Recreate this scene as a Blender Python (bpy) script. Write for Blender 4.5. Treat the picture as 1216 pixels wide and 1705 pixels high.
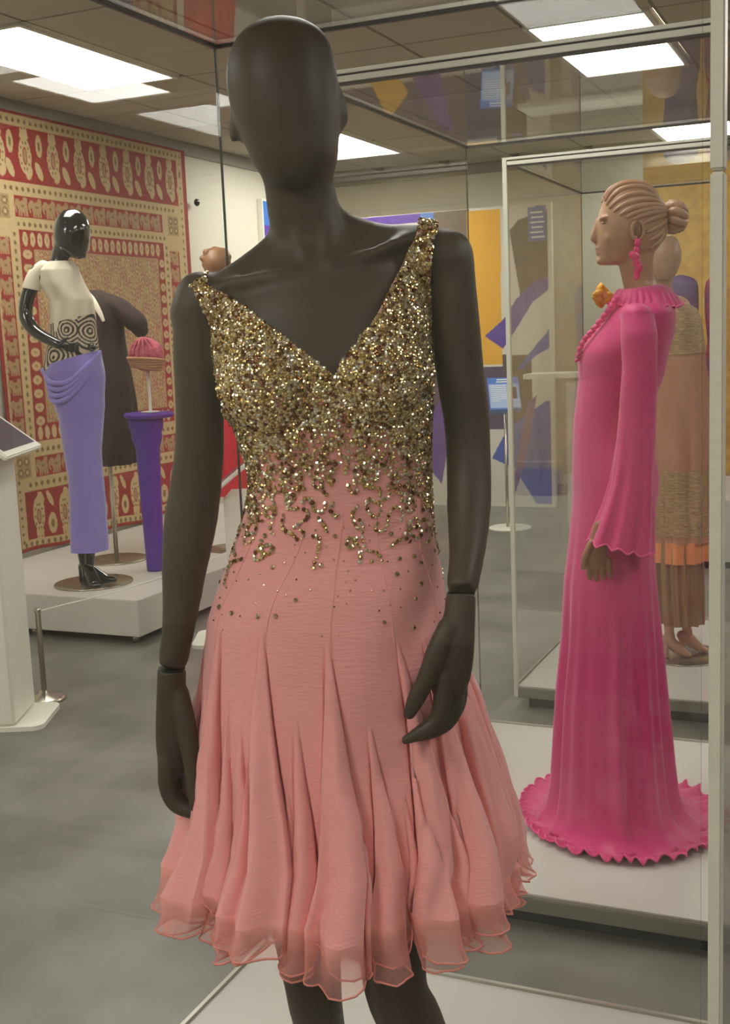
import bpy, bmesh, math, random
import numpy as np
from mathutils import Vector, Matrix
from mathutils.bvhtree import BVHTree
R = math.radians
for o in list(bpy.data.objects): bpy.data.objects.remove(o)
S = bpy.context.scene
COL = S.collection

# ---------------------------------------------------------------- camera
YAW = R(23.76)
cam = bpy.data.cameras.new('camera'); camo = bpy.data.objects.new('camera', cam); COL.objects.link(camo)
cam.sensor_fit = 'HORIZONTAL'; cam.sensor_width = 36.0; cam.lens = 36.0 * 1958.9 / 1216.0
cam.clip_start = 0.02; cam.clip_end = 60
camo.matrix_world = (Matrix.Translation((0, 0, 1.6)) @ Matrix.Rotation(YAW, 4, 'Z') @
                     Matrix.Rotation(R(90 - 8.587), 4, 'X') @ Matrix.Rotation(R(-2.363), 4, 'Z'))
S.camera = camo
# ---------------------------------------------------------------- world, exposure
w = bpy.data.worlds.new('world'); S.world = w; w.use_nodes = True
w.node_tree.nodes['Background'].inputs[0].default_value = (0.9, 0.88, 0.8, 1)
w.node_tree.nodes['Background'].inputs[1].default_value = 0.05
S.view_settings.view_transform = 'Standard'; S.view_settings.look = 'None'
S.view_settings.gamma = 1; S.view_settings.use_curve_mapping = False
S.view_settings.exposure = 0.0
PANEL_W = 16            # brightness of the ceiling light diffusers
S.cycles.transparent_max_bounces = 64
S.cycles.max_bounces = 10
S.cycles.use_denoising = True
S.cycles.sample_clamp_indirect = 6

# ---------------------------------------------------------------- helpers
def lin(r, g, b):
    f = lambda c: (c / 255 / 12.92) if c / 255 <= 0.04045 else ((c / 255 + 0.055) / 1.055) ** 2.4
    return (f(r), f(g), f(b))

def mat(name, col, rough=0.5, metal=0.0, noise=0.0, nscale=20.0, bump=0.0, bscale=60.0, stretch=None,
        sheen=0.0, attr=None, spec=0.5, coat=0.0, col2=None, trans=0.0, detail=6):
    m = bpy.data.materials.new(name); m.use_nodes = True
    nt = m.node_tree; nd = nt.nodes; ln = nt.links
    b = nd['Principled BSDF']
    b.inputs['Base Color'].default_value = (*col, 1); b.inputs['Roughness'].default_value = rough
    b.inputs['Metallic'].default_value = metal; b.inputs['Specular IOR Level'].default_value = spec
    if coat: b.inputs['Coat Weight'].default_value = coat
    if sheen: b.inputs['Sheen Weight'].default_value = sheen
    tc = nd.new('ShaderNodeTexCoord'); src = tc.outputs['Object']
    if stretch:
        mp = nd.new('ShaderNodeMapping'); mp.inputs['Scale'].default_value = stretch
        ln.new(src, mp.inputs['Vector']); src = mp.outputs['Vector']
    colout = None
    if attr:
        a = nd.new('ShaderNodeAttribute'); a.attribute_name = attr; colout = a.outputs['Color']
    if noise > 0:
        n = nd.new('ShaderNodeTexNoise'); n.inputs['Scale'].default_value = nscale; n.inputs['Detail'].default_value = detail
        ln.new(src, n.inputs['Vector'])
        mx = nd.new('ShaderNodeMix'); mx.data_type = 'RGBA'
        c2 = col2 if col2 else tuple(c * 0.45 for c in col)
        rp = nd.new('ShaderNodeMapRange'); rp.inputs['From Min'].default_value = 0.3; rp.inputs['From Max'].default_value = 0.7
        rp.inputs['To Max'].default_value = noise
        ln.new(n.outputs['Fac'], rp.inputs['Value']); ln.new(rp.outputs['Result'], mx.inputs['Factor'])
        if colout: ln.new(colout, mx.inputs['A'])
        else: mx.inputs['A'].default_value = (*col, 1)
        mx.inputs['B'].default_value = (*c2, 1)
        colout = mx.outputs['Result']
    if colout: ln.new(colout, b.inputs['Base Color'])
    if bump:
        n2 = nd.new('ShaderNodeTexNoise'); n2.inputs['Scale'].default_value = bscale; n2.inputs['Detail'].default_value = 4
        ln.new(src, n2.inputs['Vector'])
        bp = nd.new('ShaderNodeBump'); bp.inputs['Strength'].default_value = bump; bp.inputs['Distance'].default_value = 0.01
        ln.new(n2.outputs['Fac'], bp.inputs['Height']); ln.new(bp.outputs['Normal'], b.inputs['Normal'])
    if trans:
        tl = nd.new('ShaderNodeBsdfTranslucent'); ms = nd.new('ShaderNodeMixShader'); ms.inputs[0].default_value = trans
        if colout: ln.new(colout, tl.inputs['Color'])
        else: tl.inputs['Color'].default_value = (*col, 1)
        ln.new(b.outputs[0], ms.inputs[1]); ln.new(tl.outputs[0], ms.inputs[2])
        ln.new(ms.outputs[0], nd['Material Output'].inputs['Surface'])
    return m

def sheer(name, col, rough=0.6):
    """net whose opacity (threads per area) is stored per vertex in the red channel of Col"""
    m = bpy.data.materials.new(name); m.use_nodes = True; nt = m.node_tree; nd = nt.nodes; ln = nt.links
    b = nd['Principled BSDF']; b.inputs['Base Color'].default_value = (*col, 1); b.inputs['Roughness'].default_value = rough
    t = nd.new('ShaderNodeBsdfTransparent'); t.inputs[0].default_value = (1, 0.95, 0.93, 1)
    at = nd.new('ShaderNodeAttribute'); at.attribute_name = 'Col'
    lw = nd.new('ShaderNodeLayerWeight'); lw.inputs[0].default_value = 0.5
    ad = nd.new('ShaderNodeMath'); ad.operation = 'MULTIPLY_ADD'; ad.inputs[1].default_value = 0.28; ad.use_clamp = True
    sp = nd.new('ShaderNodeSeparateColor'); ms = nd.new('ShaderNodeMixShader')
    ln.new(at.outputs['Color'], sp.inputs[0]); ln.new(lw.outputs['Facing'], ad.inputs[0]); ln.new(sp.outputs[0], ad.inputs[2]); ln.new(ad.outputs[0], ms.inputs[0])
    ln.new(t.outputs[0], ms.inputs[1]); ln.new(b.outputs[0], ms.inputs[2])
    ln.new(ms.outputs[0], nd['Material Output'].inputs['Surface'])
    return m

def glass_mat(name, base=0.024, tint=(0.99, 0.993, 0.99), dust=0.0012):
    m = bpy.data.materials.new(name); m.use_nodes = True; nt = m.node_tree; nd = nt.nodes; ln = nt.links
    nd.remove(nd['Principled BSDF'])
    t = nd.new('ShaderNodeBsdfTransparent'); t.inputs[0].default_value = (*tint, 1)
    g = nd.new('ShaderNodeBsdfGlossy'); g.inputs['Roughness'].default_value = 0.0
    d = nd.new('ShaderNodeBsdfDiffuse'); d.inputs[0].default_value = (0.8, 0.78, 0.72, 1)
    lw = nd.new('ShaderNodeLayerWeight'); lw.inputs[0].default_value = 0.5
    pw = nd.new('ShaderNodeMath'); pw.operation = 'POWER'; pw.inputs[1].default_value = 5
    ma = nd.new('ShaderNodeMath'); ma.operation = 'MULTIPLY_ADD'; ma.inputs[1].default_value = 1 - base; ma.inputs[2].default_value = base
    ms = nd.new('ShaderNodeMixShader'); m2 = nd.new('ShaderNodeMixShader'); m2.inputs[0].default_value = dust
    ln.new(lw.outputs['Facing'], pw.inputs[0]); ln.new(pw.outputs[0], ma.inputs[0]); ln.new(ma.outputs[0], ms.inputs[0])
    ln.new(t.outputs[0], ms.inputs[1]); ln.new(g.outputs[0], ms.inputs[2])
    ln.new(ms.outputs[0], m2.inputs[1]); ln.new(d.outputs[0], m2.inputs[2])
    ln.new(m2.outputs[0], nd['Material Output'].inputs['Surface'])
    return m

def emit(name, col, s):
    m = bpy.data.materials.new(name); m.use_nodes = True; nt = m.node_tree; nd = nt.nodes
    b = nd['Principled BSDF']; b.inputs['Base Color'].default_value = (*col, 1)
    b.inputs['Emission Color'].default_value = (*col, 1); b.inputs['Emission Strength'].default_value = s
    return m

def mesh(name, V, F, m=None, parent=None, smooth=False, cols=None, loc=None, rz=None):
    me = bpy.data.meshes.new(name)
    V = np.asarray(V, float)
    me.from_pydata(V.tolist(), [], F if isinstance(F, list) else F.tolist())
    if m: me.materials.append(m)
    if smooth: me.polygons.foreach_set('use_smooth', [True] * len(me.polygons))
    if cols is not None:
        ca = me.color_attributes.new('Col', 'FLOAT_COLOR', 'POINT')
        c4 = np.ones((len(V), 4), np.float32); c4[:, :3] = cols
        ca.data.foreach_set('color', c4.ravel())
    me.update()
    o = bpy.data.objects.new(name, me); COL.objects.link(o)
    if parent: o.parent = parent
    if loc is not None: o.location = loc
    if rz is not None: o.rotation_euler[2] = rz
    return o

def tag(o, label=None, cat=None, group=None, kind=None):
    for k, v in (('label', label), ('category', cat), ('group', group), ('kind', kind)):
        if v: o[k] = v
    return o

def thing(name, loc, label, cat, rz=0.0, group=None):
    o = bpy.data.objects.new(name, None); COL.objects.link(o); o.location = loc; o.rotation_euler[2] = rz
    o.empty_display_size = 0.05
    return tag(o, label, cat, group)

class MB:
    def __init__(s): s.V = []; s.F = []
    def add(s, V, F):
        n = len(s.V); s.V += [tuple(map(float, v)) for v in V]; s.F += [tuple(i + n for i in f) for f in F]; return s
    def box(s, a, b, bev=0.0, rot=None, piv=None):
        bm = bmesh.new(); bmesh.ops.create_cube(bm, size=1)
        c = [(x + y) / 2 for x, y in zip(a, b)]; d = [abs(y - x) for x, y in zip(a, b)]
        for v in bm.verts: v.co = Vector((c[0] + v.co.x * d[0], c[1] + v.co.y * d[1], c[2] + v.co.z * d[2]))
        if bev: bmesh.ops.bevel(bm, geom=bm.edges[:], offset=bev, segments=2, affect='EDGES')
        if rot:
            p = Vector(piv or c)
            for v in bm.verts: v.co = rot @ (v.co - p) + p
        bm.verts.index_update()
        s.add([v.co[:] for v in bm.verts], [[v.index for v in f.verts] for f in bm.faces]); bm.free(); return s
    def lathe(s, prof, c=(0, 0, 0), n=32):
        V = []; F = []
        for r, z in prof:
            for i in range(n):
                t = 2 * math.pi * i / n; V.append((c[0] + r * math.cos(t), c[1] + r * math.sin(t), c[2] + z))
        for k in range(len(prof) - 1):
            for i in range(n):
                j = (i + 1) % n; F.append((k * n + i, k * n + j, (k + 1) * n + j, (k + 1) * n + i))
        F.append(tuple(range(n))[::-1]); F.append(tuple((len(prof) - 1) * n + i for i in range(n)))
        return s.add(V, F)
    def build(s, name, m, parent=None, smooth=False): return mesh(name, s.V, s.F, m, parent, smooth)

def catmull(P, sub):
    P = np.asarray(P, float); n = len(P)
    if n < 3 or sub < 2: return P
    E = np.vstack([2 * P[0] - P[1], P, 2 * P[-1] - P[-2]]); out = []
    for i in range(n - 1):
        p0, p1, p2, p3 = E[i:i + 4]
        for k in range(sub):
            t = k / sub
            out.append(0.5 * (2 * p1 + (p2 - p0) * t + (2 * p0 - 5 * p1 + 4 * p2 - p3) * t * t + (3 * p1 - p0 - 3 * p2 + p3) * t ** 3))
    out.append(P[-1]); return np.array(out)

def tube(pts, seg=18, sub=4, side=(1, 0, 0), flat=(False, False)):
    """pts rows: x y z a [b]; a = half width along `side`, b = across it. Rounded caps unless flat."""
    P = [list(p) + ([p[3]] if len(p) == 4 else []) for p in pts]
    P = catmull(P, sub); n = len(P)
    T = np.gradient(P[:, :3], axis=0) if n > 2 else np.repeat((P[1:, :3] - P[:1, :3]), 2, 0)
    T /= np.linalg.norm(T, axis=1)[:, None] + 1e-12
    rings = []
    sd = np.array(side, float)
    for i in range(n):
        t = T[i]; s = sd - t * (sd @ t); s /= np.linalg.norm(s) + 1e-9; b = np.cross(t, s)
        rings.append((P[i, :3], s, b, P[i, 3], P[i, 4]))
    full = []
    if not flat[0]:
        c, s, b, ra, rb = rings[0]; rm = min(ra, rb)
        for k in (0.98, 0.8, 0.5): full.append((c - T[0] * rm * k, s, b, ra * math.sqrt(1 - k * k), rb * math.sqrt(1 - k * k)))
    full += rings
    if not flat[1]:
        c, s, b, ra, rb = rings[-1]; rm = min(ra, rb)
        for k in (0.5, 0.8, 0.98): full.append((c + T[-1] * rm * k, s, b, ra * math.sqrt(1 - k * k), rb * math.sqrt(1 - k * k)))
    V = []; F = []
    for c, s, b, ra, rb in full:
        for i in range(seg):
            a = 2 * math.pi * i / seg; V.append(c + s * ra * math.cos(a) + b * rb * math.sin(a))
    for k in range(len(full) - 1):
        for i in range(seg):
            j = (i + 1) % seg; F.append((k * seg + i, k * seg + j, (k + 1) * seg + j, (k + 1) * seg + i))
    F.append(tuple(range(seg))[::-1]); F.append(tuple((len(full) - 1) * seg + i for i in range(seg)))
    return V, F

def hloft(rows, seg=40, sub=4, pw=2.0):
    """rows: z cx cy a b [tilt]; horizontal sections (super-ellipse of power pw)."""
    P = catmull([list(r) + ([0] if len(r) == 5 else []) for r in rows], sub)
    V = []; F = []
    for z, cx, cy, a, b, tl in P:
        for i in range(seg):
            t = 2 * math.pi * i / seg; c, s_ = math.cos(t), math.sin(t)
            dx = a * math.copysign(abs(c) ** (2 / pw), c); dy = b * math.copysign(abs(s_) ** (2 / pw), s_)
            V.append((cx + dx, cy + dy, z + tl * dx))
    n = len(P)
    for k in range(n - 1):
        for i in range(seg):
            j = (i + 1) % seg; F.append((k * seg + i, k * seg + j, (k + 1) * seg + j, (k + 1) * seg + i))
    F.append(tuple(range(seg))[::-1]); F.append(tuple((n - 1) * seg + i for i in range(seg)))
    return V, F

def ball(c, r, rot=None, seg=20):
    V = []; F = []; n = 12
    M = rot or Matrix.Identity(3)
    for k in range(n + 1):
        ph = math.pi * k / n
        for i in range(seg):
            t = 2 * math.pi * i / seg; q = 0.999 * math.sin(ph) + 0.001
            v = M @ Vector((r[0] * q * math.cos(t), r[1] * q * math.sin(t), -r[2] * math.cos(ph)))
            V.append((c[0] + v.x, c[1] + v.y, c[2] + v.z))
    for k in range(n):
        for i in range(seg):
            j = (i + 1) % seg; F.append((k * seg + i, k * seg + j, (k + 1) * seg + j, (k + 1) * seg + i))
    F.append(tuple(range(seg))[::-1]); F.append(tuple(n * seg + i for i in range(seg)))
    return V, F

def fuse(name, pieces, m, parent, vox, smooth=6, fac=0.5, sub=0):
    """one continuous surface grown over overlapping closed pieces"""
    b = MB()
    for V, F in pieces: b.add(V, F)
    o = b.build(name, m, None)
    r = o.modifiers.new('r', 'REMESH'); r.mode = 'VOXEL'; r.voxel_size = vox
    if smooth:
        s = o.modifiers.new('s', 'SMOOTH'); s.factor = fac; s.iterations = smooth
    if sub:
        u = o.modifiers.new('u', 'SUBSURF'); u.levels = sub; u.render_levels = sub
    me = bpy.data.meshes.new_from_object(o.evaluated_get(bpy.context.evaluated_depsgraph_get()))
    me.materials.clear(); me.materials.append(m)
    me.polygons.foreach_set('use_smooth', [True] * len(me.polygons))
    o.modifiers.clear(); old = o.data; o.data = me; bpy.data.meshes.remove(old); me.name = name
    o.parent = parent
    return o

def gridfaces(nr, nc, wrap=False):
    i, j = np.meshgrid(np.arange(nr - 1), np.arange(nc if wrap else nc - 1), indexing='ij')
    j2 = (j + 1) % nc
    return np.stack([i * nc + j, i * nc + j2, (i + 1) * nc + j2, (i + 1) * nc + j], -1).reshape(-1, 4)

def sstep(a, b, x):
    t = np.clip((np.asarray(x, float) - a) / (b - a), 0, 1); return t * t * (3 - 2 * t)

rng = np.random.default_rng(7); random.seed(7)
def noise1(n, k, rs, wrap=True):
    """smooth periodic 1D noise with k harmonics over n samples"""
    t = np.arange(n) / n * 2 * np.pi; out = np.zeros(n)
    for f in range(1, k + 1): out += rs.normal() * np.cos(f * t + rs.uniform(0, 6.28)) / math.sqrt(f)
    return out / math.sqrt(k)

# ---------------------------------------------------------------- materials
M = dict(
    darkwall=mat('reflection dimming wall', lin(74, 62, 84), 0.85, noise=0.2, nscale=3),  # invented dark tone for the unseen right wall, dims its reflection in the glass
    wall=mat('wall paint', lin(214, 209, 190), 0.85, noise=0.15, nscale=3, col2=lin(198, 192, 172)),
    ceil=mat('ceiling tile', lin(186, 176, 160), 0.9, noise=0.25, nscale=90, bump=0.2, bscale=250),
    tbar=mat('ceiling grid', lin(120, 112, 100), 0.6, noise=0.1),
    floor=mat('grey floor', lin(128, 126, 115), 0.42, noise=0.9, nscale=2.6, col2=lin(80, 78, 70), bump=0.03, bscale=40),
    trim=mat('trim', lin(150, 146, 134), 0.6, noise=0.1),
    lightframe=mat('light frame', lin(205, 203, 192), 0.5, noise=0.1),
    diff=emit('light diffuser', (1.0, 0.985, 0.925), PANEL_W),
    deck=mat('white deck', lin(205, 199, 190), 0.35, noise=0.12, nscale=2),
    casemetal=mat('case metal', lin(150, 147, 134), 0.35, metal=0.6, noise=0.1, nscale=6),
    rail=mat('brushed rail', lin(224, 221, 206), 0.35, metal=0.15, noise=0.1, nscale=5, stretch=(1, 1, 30)),
    seal=mat('dark seal', lin(62, 56, 54), 0.4, noise=0.1),
    sealbright=mat('polished edge', lin(190, 186, 172), 0.3, metal=0.4, noise=0.1),
    shadow=mat('shadow gap foot', lin(30, 29, 27), 0.8, noise=0.1),  # near-black colour stands in for the shade in the gap under the bases
    glass=glass_mat('display glass'),
    skin=mat('charcoal mannequin', lin(71, 60, 47), 0.5, noise=0.12, nscale=8, col2=lin(58, 51, 40), spec=0.35, detail=1),
    seam=mat('seam', lin(18, 16, 14), 0.6, noise=0.1),
    pink=mat('salmon chiffon', lin(255, 174, 170), 0.8, noise=0.22, nscale=160, col2=lin(246, 154, 151), bump=0.22, bscale=110, stretch=(0.5, 0.5, 2.6), sheen=0.4, trans=0.1),
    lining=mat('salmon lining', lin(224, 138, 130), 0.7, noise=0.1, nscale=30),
    hem=sheer('sheer salmon hem', lin(250, 170, 162)),
    piping=mat('hem piping', lin(224, 140, 128), 0.6, noise=0.1),
    sequin=mat('gold sequin', lin(205, 170, 100), 0.16, metal=0.85, attr='Col', noise=0.05),
    stone=mat('rhinestone', lin(215, 190, 150), 0.08, metal=0.9, noise=0.3, nscale=300),
    hot=mat('hot pink jersey', lin(208, 36, 118), 0.6, noise=0.12, nscale=10, col2=lin(190, 28, 104), sheen=0.25, bump=0.05, bscale=300),
    hotedge=mat('lettuce edge', lin(236, 84, 146), 0.6, noise=0.1),
    tan=mat('tan mannequin', lin(186, 142, 112), 0.4, noise=0.25, nscale=9, col2=lin(160, 118, 92)),
    tandark=mat('brown hand', lin(150, 108, 76), 0.45, noise=0.2),
    yellow=mat('yellow flower', lin(226, 160, 30), 0.6, noise=0.3, nscale=30, col2=lin(190, 110, 10)),
    earring=mat('pink enamel', lin(238, 40, 120), 0.25, noise=0.1, coat=0.5),
    black=mat('gloss black', lin(20, 20, 22), 0.12, noise=0.1, coat=0.5),
    cream=mat('cream jersey', lin(226, 216, 192), 0.8, noise=0.15, nscale=6, col2=lin(208, 196, 174)),
    violet=mat('violet velvet', lin(142, 128, 204), 0.7, noise=0.35, nscale=5, col2=lin(112, 98, 186), sheen=0.6),
    print_=mat('printed cloth', (0.5, 0.5, 0.5), 0.75, attr='Col', noise=0.15, nscale=40, col2=lin(120, 100, 70)),
    flatprint=mat('printed panel', (0.5, 0.5, 0.5), 0.5, attr='Col', noise=0.03, nscale=10),
    brown=mat('dark brown brocade', lin(56, 30, 24), 0.8, noise=0.8, nscale=28, col2=lin(22, 11, 10), bump=0.3, bscale=60),
    purple=mat('purple paint', lin(92, 50, 158), 0.45, noise=0.35, nscale=3, col2=lin(76, 38, 132)),
    chrome=mat('brushed steel', lin(190, 180, 165), 0.25, metal=0.9, noise=0.1, nscale=4),
    disc=mat('steel disc', lin(165, 156, 138), 0.22, metal=0.85, noise=0.2, nscale=5),
    white=mat('white laminate', lin(232, 230, 216), 0.4, noise=0.06, nscale=3),
    turban=mat('pink turban', lin(208, 106, 118), 0.8, noise=0.8, nscale=22, col2=lin(150, 58, 78), stretch=(1, 1, 3)),
    tanband=mat('tan band', lin(190, 140, 100), 0.8, noise=0.5, nscale=20, stretch=(1, 1, 5)),
    red=mat('red cloth', lin(206, 30, 34), 0.7, noise=0.4, nscale=5, col2=lin(160, 18, 24)),
    screen=mat('dark sign inset', lin(46, 30, 52), 0.3, noise=0.6, nscale=6, col2=lin(90, 50, 80)),
    gold=mat('gold brocade', lin(214, 172, 84), 0.55, noise=0.8, nscale=14, col2=lin(170, 122, 44), metal=0.15),
    cape=mat('gold net cape', lin(180, 122, 94), 0.7, noise=0.5, nscale=30, col2=lin(160, 120, 84), stretch=(1, 1, 2)),
    capegold=mat('gold sequin yoke', lin(190, 160, 112), 0.5, noise=0.9, nscale=40, col2=lin(120, 90, 56), metal=0.2, stretch=(1, 1, 5), bump=0.4, bscale=60),
    orange=mat('orange band', lin(230, 140, 84), 0.6, noise=0.2),
    tulle=mat('brown tulle', lin(150, 118, 84), 0.9, noise=0.6, nscale=14, stretch=(3, 3, 0.4), col2=lin(108, 80, 56)),
    shoe=mat('nude shoe', lin(186, 134, 110), 0.35, noise=0.1),
    eggplant=mat('purple velvet', lin(70, 36, 92), 0.7, noise=0.4, nscale=8, col2=lin(48, 22, 66)),
    multi=mat('red purple brocade', lin(150, 44, 66), 0.7, noise=0.95, nscale=9, col2=lin(74, 34, 84)),
    bluesign=mat('blue sign', lin(60, 120, 205), 0.4, noise=0.05),
    palesign=mat('pale blue sign field', lin(150, 180, 226), 0.35, noise=0.25, nscale=2, col2=lin(228, 232, 240)),
    whitetext=mat('white lettering', lin(240, 240, 240), 0.5, noise=0.02),
    acrylic=glass_mat('acrylic', 0.05, (0.95, 0.93, 0.96), 0.06),
)

# ================================================================ SETTING
CZ = 3.165; WX = -5.12; FYW = 11.06; RXW = 6.6; BYW = -3.4
def slab(name, a, b, m, bev=0.0):
    return tag(MB().box(a, b, bev).build(name, m), kind='structure')
slab('floor', (WX - .1, BYW - .1, -.06), (RXW + .1, FYW + .1, 0), M['floor'])
slab('wall_left', (WX - .1, BYW, 0), (WX, FYW, CZ + .2), M['wall'])
slab('wall_back', (WX - .1, FYW, 0), (RXW + .1, FYW + .1, CZ + .2), M['wall'])
slab('wall_right', (RXW, BYW, 0), (RXW + .1, FYW, CZ + .2), M['darkwall'])  # out of view, set back and darkened so the panes reflect less of it
slab('wall_front', (WX - .1, BYW - .1, 0), (RXW + .1, BYW, CZ + .2), M['wall'])
slab('trim_1', (WX, BYW, CZ - .10), (WX + .025, FYW, CZ), M['trim'], .004)
slab('trim_2', (WX, FYW - .025, CZ - .10), (RXW, FYW, CZ), M['trim'], .004)
slab('baseboard_left', (WX, BYW, 0), (WX + .015, FYW, .1), M['trim'], .003)
slab('baseboard_back', (WX, FYW - .015, 0), (RXW, FYW, .1), M['trim'], .003)
ceiling = slab('ceiling', (WX - .1, BYW - .1, CZ + .06), (RXW + .1, FYW + .1, CZ + .16), M['ceil'])
# ceiling tiles on a .69 x .73 grid; a light takes two tiles
TX, TY = 0.69, 0.73
lights = set()
for cx in range(-2, 10, 1):
    pass
LX = [-4.53, -1.77, 1.33]                               # left edges of the light columns
LY = {-4.53: [4.87, 8.52, 1.22, -2.43], -1.77: [6.33, 2.68, 9.98, -1.55], 1.33: [5.23, 7.05, 1.58, -2.43]}
LW, LD = 0.66, 1.44
fr = MB().box((0, 0, -.012), (LW, .03, .03)).box((0, LD - .03, -.012), (LW, LD, .03)).box((0, .03, -.012), (.03, LD - .03, .03)).box((LW - .03, .03, -.012), (LW, LD - .03, .03))
dfm = MB().box((.03, .03, -.004), (LW - .03, LD - .03, .02))
protoL = None; k = 0
names = {(-4.53, 4.87): 'large bright fluorescent ceiling panel above the red tapestry, nearest its left',
         (-4.53, 8.52): 'bright ceiling panel seen beside the dark mannequin head, near the far wall',
         (-1.77, 6.33): 'bright ceiling panel over the glass case with the hot pink gown',
         (-1.77, 2.68): 'ceiling panel directly above the salmon dress case',
         (-1.77, 9.98): 'ceiling panel farthest back near the wall of the mural',
         (1.33, 5.23): 'ceiling panel right of the hot pink gown case', (1.33, 7.05): 'ceiling panel in the far right rear of the room',
         (1.33, 1.58): 'ceiling panel right of the salmon dress case', (-4.53, 1.22): 'ceiling panel over the left side ahead of the lectern',
         (-4.53, -2.43): 'ceiling panel behind the viewer on the left', (1.33, -2.43): 'ceiling panel behind the viewer on the right',
         (-1.77, -1.55): 'ceiling panel just behind the viewer in the middle row'}
fme = dme = None
for lx in LX:
    for ly in LY[lx]:
        t = thing('ceiling_light', (lx, ly, CZ), names[(lx, ly)], 'ceiling light', 0, 'fluorescent ceiling panels')
        if fme is None:
            f = fr.build('light_frame', M['lightframe'], t); d = dfm.build('diffuser', M['diff'], t); fme, dme = f.data, d.data
        else:
            for nm, me in (('light_frame', fme), ('diffuser', dme)):
                o = bpy.data.objects.new(nm, me); COL.objects.link(o); o.parent = t
        lights.add((lx, ly))
tm = None
for i in range(18):
    for j in range(10):
        x0 = -5.22 + i * TX; y0 = BYW + (j * 2 * TY) - .49
        if x0 > RXW: continue
        hit = any(x0 < lx + LW - .02 and x0 + TX > lx + .02 and y0 < ly + LD - .02 and y0 + 2 * TY > ly + .02 for lx, ly in lights)
        pieces = [(y0, y0 + 2 * TY)]
        if hit:
            pieces = []
            for lx, ly in lights:
                if x0 < lx + LW - .02 and x0 + TX > lx + .02 and y0 < ly + LD - .02 and y0 + 2 * TY > ly + .02:
                    if ly - y0 > .05: pieces.append((y0, ly))
                    if y0 + 2 * TY - (ly + LD) > .05: pieces.append((ly + LD, y0 + 2 * TY))
        for a, b in pieces:
            if tm is None:
                o = MB().box((0.008, 0.008, 0), (TX - .008, 2 * TY - .008, .02), .003).build('ceiling_tile', M['ceil'], ceiling); tm = o.data
            else:
                o = bpy.data.objects.new('ceiling_tile', tm); COL.objects.link(o); o.parent = ceiling
            o.location = (x0, a, CZ); o.scale = (1, (b - a) / (2 * TY), 1)
g = MB()
for i in range(18): g.box((-5.22 + i * TX - .010, BYW, CZ + .004), (-5.22 + i * TX + .010, FYW, CZ + .05))
for j in range(11): g.box((WX, BYW + j * 2 * TY - .49 - .010, CZ + .004), (RXW, BYW + j * 2 * TY - .49 + .010, CZ + .05))
g.build('ceiling_grid', M['tbar'], ceiling)

# ================================================================ GLASS CASES
def display_case(x0, x1, y0, y1, zt, label, front_x1=True):
    W_, D_ = x1 - x0, y1 - y0
    t = thing('display_case', (x0, y0, 0), label, 'display case', 0, None)
    zb = 0.10; g = .006
    MB().box((.05, .05, 0), (W_ - .05, D_ - .05, .05)).build('recessed_foot', M['shadow'], t)
    MB().box((0, 0, .052), (W_, D_, zb - .006), .003).build('base', M['casemetal'], t)
    MB().box((.012, .012, zb - .006), (W_ - .012, D_ - .012, zb), .001).build('deck', M['deck'], t)
    pane = lambda a, b: MB().box(a, b).build('glass_pane', M['glass'], t)
    pane((.02, .004, zb + .001), (W_ - .02, .004 + g, zt - .03))
    pane((.006, D_ - .004 - g, zb + .001), (W_ - .006, D_ - .004, zt - .004))
    pane((.002, .022, zb + .001), (.002 + g, D_ - .012, zt - .004))
    pane((W_ - .002 - g, .022, zb + .001), (W_ - .002, D_ - .012, zt - .004))
    pane((.012, .03, zt - .004), (W_ - .012, D_ - .012, zt + .004))
    pw = .012 if front_x1 else .018
    for px in (0, W_ - pw):
        MB().box((px, -.006, .055), (px + pw, .014, zt - .53), .0015).box((px, -.006, zt - .528), (px + pw, .014, zt + .012), .0015).build('corner_post', M['rail'], t)
    MB().box((pw, -.006, zt + .002), (W_ - pw, .022, zt + .012), .001).build('top_rail', M['rail'], t)
    MB().box((pw, .002, zt - .024), (W_ - pw, .020, zt + .002)).build('rail_gasket', M['seal'], t)
    MB().box((pw, -.004, zt - .018), (W_ - pw, .018, zt - .003), .0015).build('door_rail', M['rail'], t)
    # sealed glass edges
    MB().box((0, D_ - .005, zb), (.004, D_, zt)).build('corner_seal', M['seal'], t); MB().box((W_ - .004, D_ - .005, zb), (W_, D_, zt)).build('corner_seal', M['seal'], t)
    MB().box((0, D_ - .010, zt - .008), (W_, D_, zt - .001)).box((0, .03, zt - .008), (.010, D_, zt - .001)).box((W_ - .01, .03, zt - .008), (W_, D_, zt - .001)).build('top_seal', M['seal'], t)
    MB().box((0, D_ - .012, zt), (W_, D_, zt + .009), .001).box((0, .03, zt), (.012, D_, zt + .009), .001).box((W_ - .012, .03, zt), (W_, D_, zt + .009), .001).build('top_trim', M['sealbright'], t)
    MB().box((.002, D_ - .012, zb), (W_, D_ - .002, zb + .006)).box((.0, .02, zb), (.01, D_, zb + .006)).build('bottom_bead', M['sealbright'], t)
    return t
display_case(-1.390, -0.125, 1.08, 2.425, 2.255, 'glass case with white deck enclosing the salmon beaded dress', True)
display_case(-1.390, -0.125, 2.86, 4.195, 2.255, 'glass case enclosing the hot pink gown, directly behind the salmon dress', False)
display_case(-1.390, -0.125, 4.65, 6.00, 2.255, 'rear glass case holding the gold caped outfit, last of the row', False)

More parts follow.
